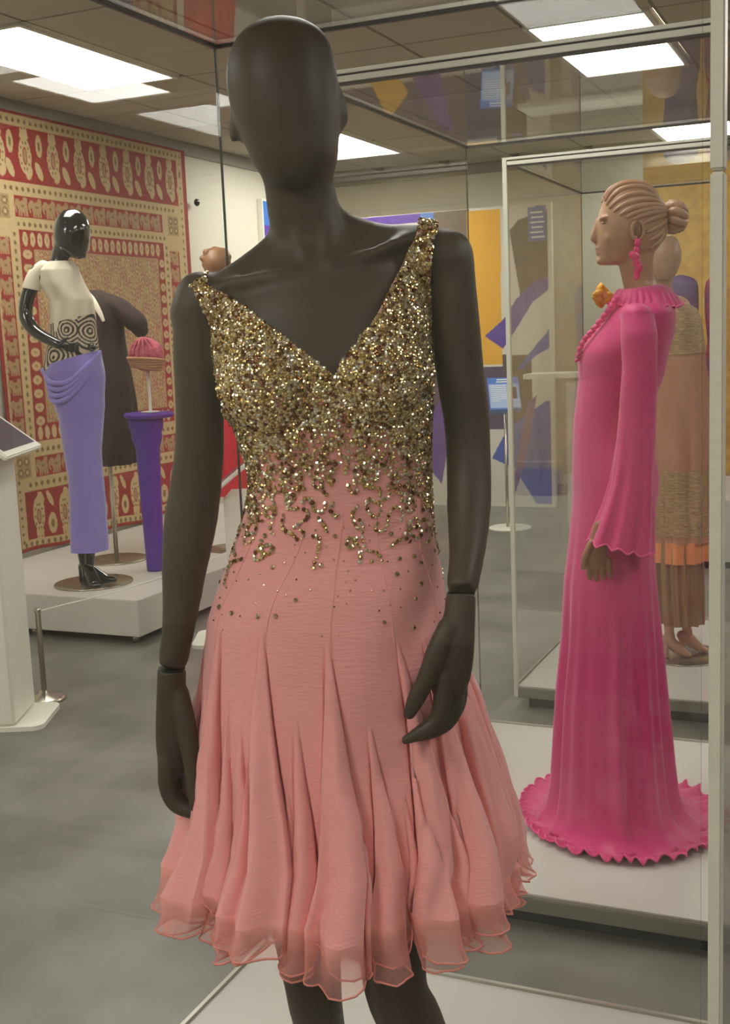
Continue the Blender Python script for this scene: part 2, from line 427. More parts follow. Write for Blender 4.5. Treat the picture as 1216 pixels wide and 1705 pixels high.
# ================================================================ MAIN MANNEQUIN (local frame: -y faces the viewer, +x to the viewer's right)
O1 = (-0.7197, 1.4969, 0.10)
mq = thing('mannequin', O1, 'charcoal faceless egg-head mannequin wearing the salmon and gold dress', 'mannequin', YAW)
torso = [hloft([(.86, .005, .01, .150, .105), (.96, .002, .01, .165, .115), (1.08, -.003, .008, .158, .108), (1.18, .004, .004, .143, .096),
                (1.29, .022, 0, .122, .084), (1.37, .016, -.002, .130, .092), (1.45, .008, -.004, .143, .100, .03), (1.52, .004, 0, .146, .094, .08),
                (1.565, .004, .004, .136, .080, .12), (1.60, .002, .010, .108, .064, .16), (1.63, .000, .014, .06, .05, .15)], pw=2.3),
         ball((-.060, -.070, 1.440), (.062, .050, .064)), ball((.078, -.070, 1.446), (.062, .050, .064)),
         tube([(.004, .018, 1.57, .060, .054), (.001, .014, 1.62, .055, .053), (-.012, .006, 1.67, .050, .051), (-.019, .000, 1.73, .047, .052)]),
         tube([(-.02, .020, 1.640, .030, .035), (-.075, .016, 1.602, .026, .034), (-.130, .008, 1.560, .033, .042), (-.168, .004, 1.540, .038, .044)], side=(0, 0, 1)),
         tube([(.0, .020, 1.668, .028, .035), (.04, .018, 1.640, .030, .035), (.09, .012, 1.622, .030, .036), (.140, .006, 1.613, .035, .042), (.182, .002, 1.596, .040, .046)], side=(0, 0, 1)),
         tube([(-.006, -.062, 1.586, .007), (-.06, -.058, 1.582, .009), (-.11, -.038, 1.576, .010), (-.150, -.012, 1.565, .010)]),
         tube([(.018, -.062, 1.592, .007), (.07, -.058, 1.604, .009), (.12, -.038, 1.622, .010), (.155, -.012, 1.630, .010)]),
         tube([(-.052, .0, 1.70, .006), (-.03, -.034, 1.64, .006), (-.004, -.056, 1.595, .006)]),
         tube([(.030, .0, 1.70, .006), (.028, -.030, 1.65, .006), (.012, -.056, 1.598, .006)])]
head = [hloft([(1.926, -.031, .012, .004, .006), (1.921, -.031, .012, .028, .04), (1.910, -.030, .012, .050, .064), (1.893, -.031, .011, .065, .082), (1.862, -.033, .009, .074, .095), (1.83, -.032, .006, .0755, .100),
               (1.79, -.0275, .000, .071, .096), (1.76, -.023, -.008, .064, .086), (1.735, -.019, -.014, .058, .078), (1.714, -.017, -.020, .046, .064), (1.700, -.017, -.026, .028, .045), (1.694, -.017, -.028, .008, .016)], pw=2.15),
        ball((-.098, .016, 1.796), (.011, .021, .033), Matrix.Rotation(R(12), 3, 'Y') @ Matrix.Rotation(R(24), 3, 'Z')), ball((.044, .018, 1.806), (.011, .020, .031), Matrix.Rotation(R(-4), 3, 'Y') @ Matrix.Rotation(R(-24), 3, 'Z'))]
armR = [tube([(-.160, .004, 1.560, .038, .040), (-.170, .004, 1.50, .034, .042), (-.171, .006, 1.43, .0345, .042), (-.175, .010, 1.36, .0355, .040), (-.184, .012, 1.30, .0375, .038), (-.195, .008, 1.245, .039, .039),
              (-.205, .000, 1.19, .0345, .036), (-.213, -.010, 1.13, .0280, .030), (-.222, -.022, 1.075, .0232, .0255), (-.230, -.028, 1.0395, .0228, .0250)], flat=(False, True))]
armL = [tube([(.186, .002, 1.604, .036, .040), (.192, .000, 1.55, .032, .042), (.194, .000, 1.49, .0345, .042), (.198, .002, 1.43, .0345, .040), (.204, .002, 1.38, .0335, .038), (.205, -.006, 1.33, .0325, .037),
              (.203, -.024, 1.285, .0325, .035), (.199, -.050, 1.242, .0305, .033), (.191, -.090, 1.195, .0252, .0275), (.179, -.128, 1.1545, .0222, .0252)], flat=(False, True))]
legs = [tube([(-.075, .01, .93, .075, .085), (-.070, .0, .75, .062, .07), (-.054, -.02, .58, .047, .052), (-.050, -.022, .52, .042, .048), (-.046, .0, .45, .040, .046), (-.045, .02, .34, .046, .052), (-.045, .035, .2, .032, .036), (-.045, .04, .11, .022, .028)]),
        tube([(.080, .01, .93, .078, .085), (.072, -.04, .75, .064, .07), (.070, -.085, .58, .047, .052), (.090, -.085, .52, .0465, .05), (.108, -.06, .46, .042, .046), (.118, -.03, .34, .046, .052), (.125, .02, .2, .032, .036), (.128, .04, .11, .022, .028)]),
        tube([(-.045, .045, .11, .024, .026), (-.046, .0, .06, .026, .02), (-.047, -.06, .022, .034, .016), (-.048, -.10, .014, .026, .010)]),
        tube([(.128, .045, .11, .024, .026), (.132, .0, .06, .026, .02), (.138, -.06, .022, .034, .016), (.142, -.10, .014, .026, .010)])]
body = fuse('body', torso + head + armR + armL + legs, M['skin'], mq, .0068, 12, .5, 1)
tb = MB()
for V, F in torso[:3] + torso[4:8]: tb.add(V, F)
TBVH = BVHTree.FromPolygons([Vector(v) for v in tb.V], tb.F)
def fingerset(chains): return [tube([(x, y, z, r) for x, y, z, r in c], seg=14, sub=4) for c in chains]
handL = [tube([(.178, -.131, 1.152, .0200, .0235), (.175, -.140, 1.125, .0215, .0205), (.166, -.150, 1.09, .0275, .019), (.160, -.152, 1.055, .0285, .0185), (.157, -.150, 1.03, .024, .018)], flat=(True, False)),
         tube([(.166, -.138, 1.085, .024, .020), (.166, -.130, 1.04, .022, .022)])] + fingerset([
    [(.158, -.155, 1.115, .014), (.142, -.165, 1.085, .0145), (.127, -.170, 1.052, .0125), (.113, -.172, 1.026, .0120), (.103, -.173, 1.006, .0085)],
    [(.150, -.160, 1.048, .0135), (.146, -.166, 1.012, .0125), (.136, -.168, .991, .0112), (.116, -.170, .978, .0098), (.097, -.171, .969, .0062)],
    [(.166, -.146, 1.045, .0135), (.164, -.148, 1.005, .0125), (.152, -.150, .983, .0112), (.130, -.152, .972, .0098), (.110, -.152, .966, .0068)],
    [(.172, -.132, 1.045, .0130), (.171, -.130, 1.008, .0118), (.160, -.132, .986, .0108), (.140, -.134, .974, .0092), (.122, -.135, .970, .0068)],
    [(.174, -.118, 1.048, .0115), (.173, -.114, 1.018, .0104), (.163, -.116, .998, .0094), (.148, -.118, .986, .0080), (.135, -.119, .981, .006)]])
hl = fuse('hand', handL, M['skin'], mq, .0021, 6, .5, 1)
handR = [tube([(-.230, -.028, 1.0375, .0205, .023), (-.2325, -.030, 1.0, .0215, .023), (-.231, -.028, .96, .0275, .024), (-.233, -.022, .92, .0285, .026), (-.240, -.018, .892, .022, .024)], flat=(True, False))] + fingerset([
    [(-.222, -.036, 1.005, .016), (-.212, -.048, .960, .0155), (-.2045, -.060, .905, .0125), (-.203, -.064, .872, .0118), (-.202, -.066, .846, .0090)],
    [(-.244, -.034, .905, .0140), (-.246, -.038, .868, .0130), (-.236, -.042, .842, .0118), (-.214, -.046, .831, .0105), (-.196, -.050, .828, .008)],
    [(-.246, -.014, .900, .0140), (-.247, -.014, .860, .0128), (-.232, -.016, .834, .0115), (-.210, -.020, .826, .0100), (-.194, -.022, .825, .008)],
    [(-.243, .006, .902, .0130), (-.244, .008, .868, .0120), (-.230, .008, .844, .0108), (-.210, .006, .838, .0095), (-.198, .006, .838, .008)],
    [(-.238, .022, .908, .0115), (-.239, .026, .880, .0105), (-.228, .026, .860, .0095), (-.212, .026, .854, .0080), (-.202, .026, .854, .006)]])
hr = fuse('hand', handR, M['skin'], mq, .0021, 6, .5, 1)
for c, nrm, a, b, p in (((.1785, -.1297, 1.1537), None, .0185, .0215, hl), ((-.2300, -.028, 1.0393), None, .0193, .0215, hr)):
    V, F = tube([(c[0], c[1], c[2] - .0012, a, b), (c[0], c[1], c[2] + .0012, a, b)], seg=28, sub=1, flat=(True, True))
    mesh('wrist_seam', V, F, M['seam'], p)
nv, nf = ball((.1060, -.1805, 1.016), (.0078, .0022, .0115), Matrix.Rotation(R(24), 3, 'Y'))
mesh('thumb_nail', nv, nf, M['skin'], hl, True)
nv, nf = ball((-.2022, -.0745, .858), (.0070, .0022, .0115), Matrix.Rotation(R(-3), 3, 'Y'))
mesh('thumb_nail', nv, nf, M['skin'], hr, True)
MB().lathe([(.15, 0), (.15, .004), (.147, .006)], (.04, .03, .0), 48).build('base_plate', M['disc'], mq, True)

# ================================================================ THE SALMON DRESS
dress = thing('dress', O1, 'salmon pink chiffon dress with gold sequin V-neck bodice on charcoal mannequin', 'dress', YAW)
def cast(o, d):
    h = TBVH.ray_cast(Vector(o), Vector(d), 2.0)
    return h[0], h[1]
OFF = .006
def interp(z, tab):
    tz = [a for a, _ in tab]; tx = [b for _, b in tab]; return float(np.interp(z, tz, tx))
AL = [(1.385, -.128), (1.442, -.131), (1.49, -.140), (1.534, -.150), (1.572, -.166), (1.7, -.168)]
VL = [(1.448, .023), (1.497, -.037), (1.545, -.097), (1.576, -.146), (1.7, -.146)]
AR = [(1.385, .154), (1.43, .156), (1.522, .157), (1.613, .161), (1.642, .170), (1.75, .170)]
VR = [(1.448, .023), (1.497, .066), (1.543, .092), (1.618, .134), (1.647, .147), (1.75, .147)]
def panel(A, Vt, ztop, nc=30):
    rows = []
    def row(fn, zx, sc=1.0):
        a, b = interp(zx, A) * sc, interp(zx, Vt); r = [None] * nc
        for k in range(nc):
            o, d = fn(a + (b - a) * k / (nc - 1)); h, n = cast(o, d)
            if h is None or h.z < 1.37 or (d[2] < 0 and h.z < ztop - .07): continue
            if n.dot(Vector(d)) > 0: n = -n
            r[k] = np.array(h[:]) + np.array(n[:]) * OFF
        ok = [k for k in range(nc) if r[k] is not None]
        if len(ok) < nc * .5: return
        for k in range(nc):
            if r[k] is None:
                j = min(ok, key=lambda q: abs(q - k)); r[k] = np.array([a + (b - a) * k / (nc - 1), r[j][1], r[j][2]])
        for k in range(nc - 2, -1, -1):          # the arm edge takes the surface beside it
            if abs(r[k][1] - r[k + 1][1]) > .03: r[k] = np.array([r[k][0], r[k + 1][1] + .004, r[k + 1][2]])
        rows.append(r)
    for z in np.linspace(1.385, ztop, 62): row(lambda x: ((x, -1, z), (0, 1, 0)), z)
    y0 = float(np.mean([p[1] for p in rows[-1]]))
    for y in np.linspace(y0, .052, 22): row(lambda x: ((x, y, 2.2), (0, 0, -1)), 1.8)
    for z in np.linspace(ztop - .02, 1.385, 50): row(lambda x: ((x, 1, z), (0, -1, 0)), z, .84)
    G = np.array(rows)
    for _ in range(3): G[1:-1] = (G[:-2] + 2 * G[1:-1] + G[2:]) / 4
    return G
GL, GR = panel(AL, VL, 1.572), panel(AR, VR, 1.640)
for G, flip in ((GL, False), (GR, True)):
    F = gridfaces(G.shape[0], G.shape[1]); F = F[:, ::-1] if flip else F
    o = mesh('bodice_panel', G.reshape(-1, 3), F, M['pink'], dress, True)
    sm = o.modifiers.new('s', 'SOLIDIFY'); sm.thickness = .003; sm.offset = -1

# lower shell + godet skirt
NT = 720
phi = np.linspace(-math.pi, math.pi, NT, endpoint=False)      # angle from the front, + to the viewer's right
ZT = [1.41, 1.37, 1.33, 1.29, 1.25, 1.21, 1.17, 1.13, 1.10, 1.04, .98, .92, .86, .80, .74, .70]
CX = [.018, .018, .020, .022, .022, .014, .006, -.001, -.004, -.001, .003, .006, .011, .013, .003, .002]
AX = [.142, .136, .132, .130, .135, .147, .158, .167, .175, .186, .197, .204, .209, .215, .223, .228]
BY_ = [.105, .100, .097, .095, .100, .108, .116, .122, .128, .140, .152, .164, .176, .188, .200, .206]
zi = lambda z, tab: np.interp(-np.asarray(z), [-q for q in ZT], tab)
HEMZ = .742
zrow = np.concatenate([np.linspace(1.41, 1.12, 46), np.linspace(1.115, HEMZ, 100)])
castR = np.zeros((46, NT))
for i in range(46):
    cx = float(zi(zrow[i], CX)); prev = .12
    vals = []
    for q in range(0, NT, 6):
        d = Vector((math.sin(phi[q]), -math.cos(phi[q]), 0)); h, n = cast((cx + d.x * .5, d.y * .5, zrow[i]), -d)
        r = (Vector((h.x - cx, h.y)).length + OFF) if h else prev
        vals.append(r); prev = r
    v = np.array(vals); v = (np.roll(v, 1) + 2 * v + np.roll(v, -1)) / 4
    castR[i] = np.interp(np.arange(NT), np.arange(0, NT + 1, 6), np.append(v, v[0]))
rs = np.random.default_rng(11)
god = []
for k in range(12):
    god.append(dict(c=R(2 + 30 * k + rs.uniform(-2, 2)), z=1.10 + rs.uniform(-.025, .025), a=rs.uniform(.9, 1.2), lean=rs.uniform(-.05, .05), w=rs.uniform(.85, 1.05), n=int(rs.integers(3, 6)), ph=rs.uniform(-1, 1)))
    god.append(dict(c=R(17 + 30 * k + rs.uniform(-4, 4)), z=(.985 if k == 0 else 1.05 + rs.uniform(-.07, .05)), a=rs.uniform(.7, 1.05), lean=rs.uniform(-.06, .06), w=rs.uniform(.70, .95), n=int(rs.integers(2, 5)), ph=rs.uniform(-1, 1)))
for k in range(40):
    god.append(dict(c=rs.uniform(-3.14, 3.14), z=1.0 + rs.uniform(-.10, .04), a=rs.uniform(.30, .62), lean=rs.uniform(-.10, .10), w=rs.uniform(.20, .42), n=1, ph=0, x=1))
micro = [noise1(NT, 90, rs) for _ in range(3)]; med = noise1(NT, 34, rs); med2 = noise1(NT, 50, rs)
wrapd = lambda a: (a + math.pi) % (2 * math.pi) - math.pi
def folds(z, extra=0.0):
    rad = np.zeros(NT); tan = np.zeros(NT)
    s0 = max(0.0, (1.12 - z))
    for gd in god:
        s = max(0.0, gd['z'] - z)
        if s <= 0: continue
        c = gd['c'] + gd['lean'] * s / .4
        wd = (.020 + .125 * min(1, s / .40)) * gd['w']
        d = wrapd(phi - c); u = np.clip(d / wd, -1, 1)
        bump = (1 - u * u) ** 2 if gd['n'] % 2 else (1 - np.abs(u)) ** 1.3
        A = gd['a'] * (.056 * (s / .36) ** 1.1 + extra)
        rad += A * bump * (.80 + .20 * np.cos(gd['n'] * np.pi * u + gd['ph'])) - A * .70 * np.exp(-((np.abs(d) - wd * 1.0) / (wd * .24)) ** 2)
        tan += .62 * A * np.sin(np.pi * u) * (1 - u * u)
    q = min(1, s0 / .34)
    rad += q * (.0040 * med + .0034 * med2 + .0016 * micro[1]) + (.25 + .75 * q) * .0009 * micro[0] * (1 if s0 > 0 else .5)
    return rad, tan
def ring(z, extra=0.0, out=0.0):
    cx, a, b = float(zi(z, CX)), float(zi(z, AX)), float(zi(z, BY_))
    if z < .70: a += (.70 - z) * .15; b += (.70 - z) * .15
    rad, tan = folds(z, extra)
    base = np.stack([a * np.sin(phi), -b * np.cos(phi)], 1)
    nr = np.stack([np.sin(phi) / a, -np.cos(phi) / b], 1); nr /= np.linalg.norm(nr, axis=1)[:, None]
    tg = np.stack([-nr[:, 1], nr[:, 0]], 1)
    p = base + nr * (rad + out)[:, None] + tg * tan[:, None]; p[:, 0] += cx
    return p, rad
shell = np.zeros((len(zrow), NT, 3))
for i, z in enumerate(zrow):
    p, rad = ring(z)
    if i < 46:
        t = float(sstep(1.24, 1.13, z)); cx = float(zi(z, CX))
        pc = np.stack([cx + castR[i] * np.sin(phi), -castR[i] * np.cos(phi)], 1)
        p = pc * (1 - t) + p * t
    shell[i, :, :2] = p; shell[i, :, 2] = z
# hem line rises between the rounded lobes
lob = np.zeros(NT)
for gd in god:
    if 'x' in gd: continue
    d = wrapd(phi - gd['c'] - gd['lean'] * 1.0); u = np.clip(d / R(9.3 if gd['n'] > 3 else 8.0), -1, 1); lob = np.maximum(lob, np.sqrt(1 - u * u) * (.55 + .6 * ((gd['a'] * 37.7) % 1)))
for _ in range(5): lob = (np.roll(lob, 1) + 2 * lob + np.roll(lob, -1)) / 4
q = sstep(.90, HEMZ, zrow)[:, None]
shell[:, :, 2] += q * (.010 - .020 * lob[None, :])
mesh('skirt', shell.reshape(-1, 3), gridfaces(len(zrow), NT, True)[:, ::-1], M['pink'], dress, True)
# sheer hem band swinging outward in lobes
NB = 16; p0 = shell[-1].copy()
out = shell[-1, :, :2] - np.array([0.003, 0]); out /= np.linalg.norm(out, axis=1)[:, None]
sm2 = p0[:, :2].copy()
for _ in range(14): sm2 = (np.roll(sm2, 1, 0) + 2 * sm2 + np.roll(sm2, -1, 0)) / 4
def hem_band(lb, length, inset, keys):
    band = np.zeros((NB, NT, 3))
    for k in range(NB):
        t = k / (NB - 1)
        fl = (.004 * t + .020 * t * t) * (.25 + .75 * lb) - inset * (1 - .4 * t)
        band[k, :, :2] = p0[:, :2] * (1 - .4 * t) + sm2 * (.4 * t) + out * fl[:, None]
        band[k, :, 2] = p0[:, 2] - length * t * (.22 + .78 * lb) + .006 * t * t
    op = np.repeat(np.interp(np.linspace(0, 1, NB), [0, .2, .5, 1], keys)[:, None], NT, 1).reshape(-1, 1).repeat(3, 1)
    mesh('sheer_hem', band.reshape(-1, 3), gridfaces(NB, NT, True)[:, ::-1], M['hem'], dress, True, op)
    return band
band = hem_band(lob, .068, 0.0, [1.0, .68, .38, .22])
lob2 = np.zeros(NT); r2 = np.random.default_rng(31)              # an under layer whose lobes show between the upper ones
for k in range(21):
    d = wrapd(phi - (2 * math.pi * k / 21 + r2.uniform(-.08, .08))); u = np.clip(d / R(r2.uniform(6.5, 10)), -1, 1); lob2 = np.maximum(lob2, np.sqrt(1 - u * u) * r2.uniform(.75, 1.1))
for _ in range(5): lob2 = (np.roll(lob2, 1) + 2 * lob2 + np.roll(lob2, -1)) / 4
band2 = hem_band(lob2, .070, .012, [.8, .5, .30, .20])
def pipe_closed(pts, r, seg=6):
    P = np.asarray(pts); n = len(P); T = np.roll(P, -1, 0) - np.roll(P, 1, 0); T /= np.linalg.norm(T, axis=1)[:, None]
    up = np.array([0, 0, 1.0]); s = np.cross(T, up); s /= np.linalg.norm(s, axis=1)[:, None] + 1e-9; b = np.cross(s, T)
    a = np.arange(seg) / seg * 2 * np.pi
    V = P[:, None] + r * (s[:, None] * np.cos(a)[None, :, None] + b[:, None] * np.sin(a)[None, :, None])
    i, j = np.meshgrid(np.arange(n), np.arange(seg), indexing='ij'); i2 = (i + 1) % n; j2 = (j + 1) % seg
    return V.reshape(-1, 3), np.stack([i * seg + j, i2 * seg + j, i2 * seg + j2, i * seg + j2], -1).reshape(-1, 4)
for bd in (band, band2):
    V, F = pipe_closed(bd[-1], .0014); mesh('hem_piping', V, F, M['piping'], dress, True)
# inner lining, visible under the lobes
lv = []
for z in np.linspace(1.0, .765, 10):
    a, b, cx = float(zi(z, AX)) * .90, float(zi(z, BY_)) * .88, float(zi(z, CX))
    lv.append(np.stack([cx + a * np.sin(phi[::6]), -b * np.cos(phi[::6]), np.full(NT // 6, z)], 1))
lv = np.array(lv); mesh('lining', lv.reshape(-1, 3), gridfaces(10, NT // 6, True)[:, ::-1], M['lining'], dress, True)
# panel seams down the front
def seam_line(c, z0, z1, off=.0003):
    pts = []
    for i, z in enumerate(zrow):
        if z1 <= z <= z0:
            qn = int(round((c + math.pi) / (2 * math.pi) * NT)) % NT; v = shell[i, qn]; pts.append((v[0] + math.sin(c) * off, v[1] - math.cos(c) * off, v[2], .0007))
    return pts
for c in (-63, -28, 2, 31, 62):
    pts = seam_line(R(c), 1.27, 1.06)
    V, F = tube(pts[::2], seg=6, sub=1); mesh('seam', V, F, M['pink'], dress, True)

# ---- sequins
def gridpt(G, u, v):
    n, m_ = G.shape[0] - 1, G.shape[1] - 1
    ar = np.linalg.norm(np.cross(G[:-1, 1:] - G[:-1, :-1], G[1:, :-1] - G[:-1, :-1]), axis=2).ravel()      # even spread by area
    pick = np.searchsorted(np.cumsum(ar) / ar.sum(), u * .999999); i, j = pick // m_, pick % m_
    fu = v[:, None]; fv = rng.uniform(0, 1, len(u))[:, None]
    a, b, c, d = G[i, j], G[i, j + 1], G[i + 1, j], G[i + 1, j + 1]
    p = a * (1 - fu) * (1 - fv) + b * (1 - fu) * fv + c * fu * (1 - fv) + d * fu * fv
    gridpt.rows = i
    nn = np.cross(b - a, c - a); nn /= np.linalg.norm(nn, axis=1)[:, None] + 1e-12
    return p, nn
cand_p, cand_n = [], []
for G, n in ((GL, 30000), (GR, 30000)):
    p, nn = gridpt(G, rng.uniform(0, 1, n), rng.uniform(0, 1, n)); i_ = gridpt.rows
    nn = nn * np.where(i_ < 60, -np.sign(nn[:, 1]), np.where(p[:, 1] < .03, np.sign(nn[:, 2]), np.sign(nn[:, 1])))[:, None]; cand_p.append(p); cand_n.append(nn)
SW = np.concatenate([shell[:62], shell[:62, :1]], 1)
p, nn = gridpt(SW, rng.uniform(0, 1, 90000), rng.uniform(0, 1, 90000)); cand_p.append(p); cand_n.append(nn)
cp = np.concatenate(cand_p); cn = np.concatenate(cand_n)
ax0 = np.interp(cp[:, 2], ZT[::-1], CX[::-1])
out = np.stack([cp[:, 0] - ax0, cp[:, 1], np.clip(cp[:, 2] - 1.55, 0, 1) * 1.2], 1)
flip = np.sign((cn * out).sum(1)); flip[:60000] = 1; cn *= flip[:, None]
ang = np.degrees(np.arctan2(cp[:, 0] - ax0, -cp[:, 1]))
lowf = np.interp(np.abs(ang - 2), [0, 10, 35, 70, 100, 180], [1.400, 1.392, 1.372, 1.335, 1.33, 1.33]) + .010 * np.sin(ang * .21) + .006 * np.sin(ang * .53 + 1)
zlow = lowf - .085
dens = np.clip((cp[:, 2] - zlow) / (lowf - zlow), 0, 1) ** 1.3
keep = (rng.uniform(0, 1, len(cp)) < dens); cp, cn, dens = cp[keep], cn[keep], dens[keep]
cells = {}; sel = []
for i in rng.permutation(len(cp)):
    dmin = .0033 if dens[i] > .8 else .0050
    key = tuple((cp[i] / .006).astype(int)); ok = True
    for dx in (-1, 0, 1):
        for dy in (-1, 0, 1):
            for dz in (-1, 0, 1):
                for j in cells.get((key[0] + dx, key[1] + dy, key[2] + dz), ()):
                    if ((cp[i] - cp[j]) ** 2).sum() < dmin * dmin: ok = False; break
                if not ok: break
            if not ok: break
        if not ok: break
    if ok: cells.setdefault(key, []).append(i); sel.append(i)
SP, SN = cp[sel], cn[sel]
# wandering strings of beads below the solid field
def shell_at(a_deg, z):
    fi = np.interp(-z, -zrow, np.arange(len(zrow))); i = min(int(fi), len(zrow) - 2); f = fi - i
    fq = ((R(a_deg) + math.pi) / (2 * math.pi) * NT) % NT; q0 = int(fq); g_ = fq - q0; q1 = (q0 + 1) % NT
    p = (shell[i, q0] * (1 - g_) + shell[i, q1] * g_) * (1 - f) + (shell[i + 1, q0] * (1 - g_) + shell[i + 1, q1] * g_) * f
    du = shell[i, q1] - shell[i, q0]; dv = shell[i + 1, q0] - shell[i, q0]; n = np.cross(du, dv); n /= np.linalg.norm(n) + 1e-12
    if n @ np.array([math.sin(R(a_deg)), -math.cos(R(a_deg)), 0]) < 0: n = -n
    return p, n
chain_p, chain_n = [], []; occ = {}
def free(p, tol):
    key = tuple((p / .012).astype(int))
    for dx in (-1, 0, 1):
        for dy in (-1, 0, 1):
            for dz in (-1, 0, 1):
                for qv, age in occ.get((key[0] + dx, key[1] + dy, key[2] + dz), ()):
                    if ((p - qv) ** 2).sum() < tol * tol: return False
    return True
rc = np.random.default_rng(5)
for c0 in range(420):
    a = rc.uniform(-130, 130); zt_ = np.interp(abs(a - 2), [0, 35, 70, 130], [1.315, 1.30, 1.27, 1.26])
    z = zt_ + rc.uniform(-.045, .03) - (rc.uniform(0, .05) if rc.random() < .3 else 0); th = rc.uniform(0, 6.28); turn = rc.uniform(-1, 1)
    n = rc.integers(9, 26); mine = []
    for k in range(n):
        if abs(a - 2) < 3.0 or z < zt_ - .115: break
        p, nn = shell_at(a, z)
        if not free(p, .0064): break
        mine.append((p, nn)); turn = np.clip(turn + rc.normal(0, .5), -1, 1); th += turn * .75
        a += math.degrees(.0057 * math.cos(th) / .135); z += .0057 * math.sin(th) - .0008
    if len(mine) > 4:
        for p, nn in mine:
            chain_p.append(p); chain_n.append(nn); occ.setdefault(tuple((p / .012).astype(int)), []).append((p, 0))
SP = np.vstack([SP, np.array(chain_p)]); SN = np.vstack([SN, np.array(chain_n)])
def sequin_mesh(P, N, rad, tilt, rs, tint):
    n = len(P)
    N = N + rs.normal(0, tilt, N.shape); N /= np.linalg.norm(N, axis=1)[:, None]
    t = np.cross(N, rs.normal(0, 1, N.shape)); t /= np.linalg.norm(t, axis=1)[:, None]; b = np.cross(N, t)
    r = rad * rs.uniform(.8, 1.25, n)[:, None]
    V = np.zeros((n, 13, 3)); a = np.arange(6) / 6 * 2 * np.pi
    for k in range(6):
        dirv = t * math.cos(a[k]) + b * math.sin(a[k])
        V[:, k] = P + dirv * r + N * r * .10
        V[:, 6 + k] = P + dirv * r * .62 + N * r * .62
    V[:, 12] = P + N * r * .72
    f = []
    for k in range(6):
        k2 = (k + 1) % 6; f += [(k, k2, 6 + k2), (k, 6 + k2, 6 + k), (6 + k, 6 + k2, 12)]
    F = (np.array(f)[None] + (np.arange(n) * 13)[:, None, None]).reshape(-1, 3)
    c = np.array(tint)[rs.choice(len(tint), n, p=[.32, .24, .18, .18, .08])]; c = np.repeat(c, 13, 0)
    return V.reshape(-1, 3), F, c
TINT = [lin(226, 206, 150), lin(240, 228, 192), lin(206, 176, 112), lin(140, 98, 56), lin(253, 249, 236)]
V, F, c = sequin_mesh(SP + SN * .0014, SN, .0033, .34, np.random.default_rng(3), TINT)
tag(mesh('sequins', V, F, M['sequin'], dress, False, c), kind='stuff')
print('sequins', len(SP))
# scattered rhinestones, each its own piece
rv, rf, _ = sequin_mesh(np.zeros((1, 3)), np.array([[0, 0, 1.0]]), .0031, 0, np.random.default_rng(1), TINT)
sm_ = None; cnt = 0; rr = np.random.default_rng(21); placed = []
while cnt < 110:
    a = rr.uniform(-125, 125); z = 1.30 - abs(rr.normal(0, .085)) - .055
    if z < 1.075 or z < 1.10 - .0 * a: continue
    p, nn = shell_at(a, z)
    if not free(p, .008) or any(((p - q_) ** 2).sum() < .013 ** 2 for q_ in placed): continue
    placed.append(p)
    if sm_ is None: o = mesh('rhinestone', rv, rf, M['stone'], dress); sm_ = o.data
    else: o = bpy.data.objects.new('rhinestone', sm_); COL.objects.link(o); o.parent = dress
    o.location = p + nn * .001; o.rotation_mode = 'QUATERNION'; o.rotation_quaternion = Vector(nn).to_track_quat('Z', 'Y')
    s_ = rr.choice([.34, .4, .45, .5, 1.0, 1.1]); o.scale = (s_,) * 3; cnt += 1

# ================================================================ HOT PINK GOWN (second case; its mannequin looks to the viewer's left: -x)
O2 = (-0.7071, 3.4473, 0.10)
def garment(rows, foldfn=None, nt=240, nz=120):
    """rows: z xl xr b cy -> wrapped cloth shell"""
    A = np.array(rows, float); A = A[np.argsort(-A[:, 0])]
    z = np.linspace(A[0, 0], A[-1, 0], nz); th = np.linspace(0, 2 * np.pi, nt, endpoint=False)
    C = [np.interp(-z, -A[:, 0], A[:, k]) for k in range(1, 5)]
    for k in range(4):
        for _ in range(3): C[k][1:-1] = (C[k][:-2] + 2 * C[k][1:-1] + C[k][2:]) / 4
    G = np.zeros((nz, nt, 3))
    for i in range(nz):
        cx, hw, b, cy = (C[0][i] + C[1][i]) / 2, (C[1][i] - C[0][i]) / 2, C[2][i], C[3][i]
        d = foldfn(th, z[i]) if foldfn else 0
        G[i, :, 0] = cx + (hw + d) * np.cos(th); G[i, :, 1] = cy + (b + d) * np.sin(th); G[i, :, 2] = z[i]
    return G
def gmesh(name, G, m, parent, cap=False):
    nz, nt = G.shape[:2]; F = gridfaces(nz, nt, True).tolist()
    F = [f[::-1] for f in F]
    return mesh(name, G.reshape(-1, 3), F, m, parent, True)
pm = thing('mannequin', O2, 'tan mannequin with moulded hair bun facing left, wearing the hot pink gown', 'mannequin', YAW)
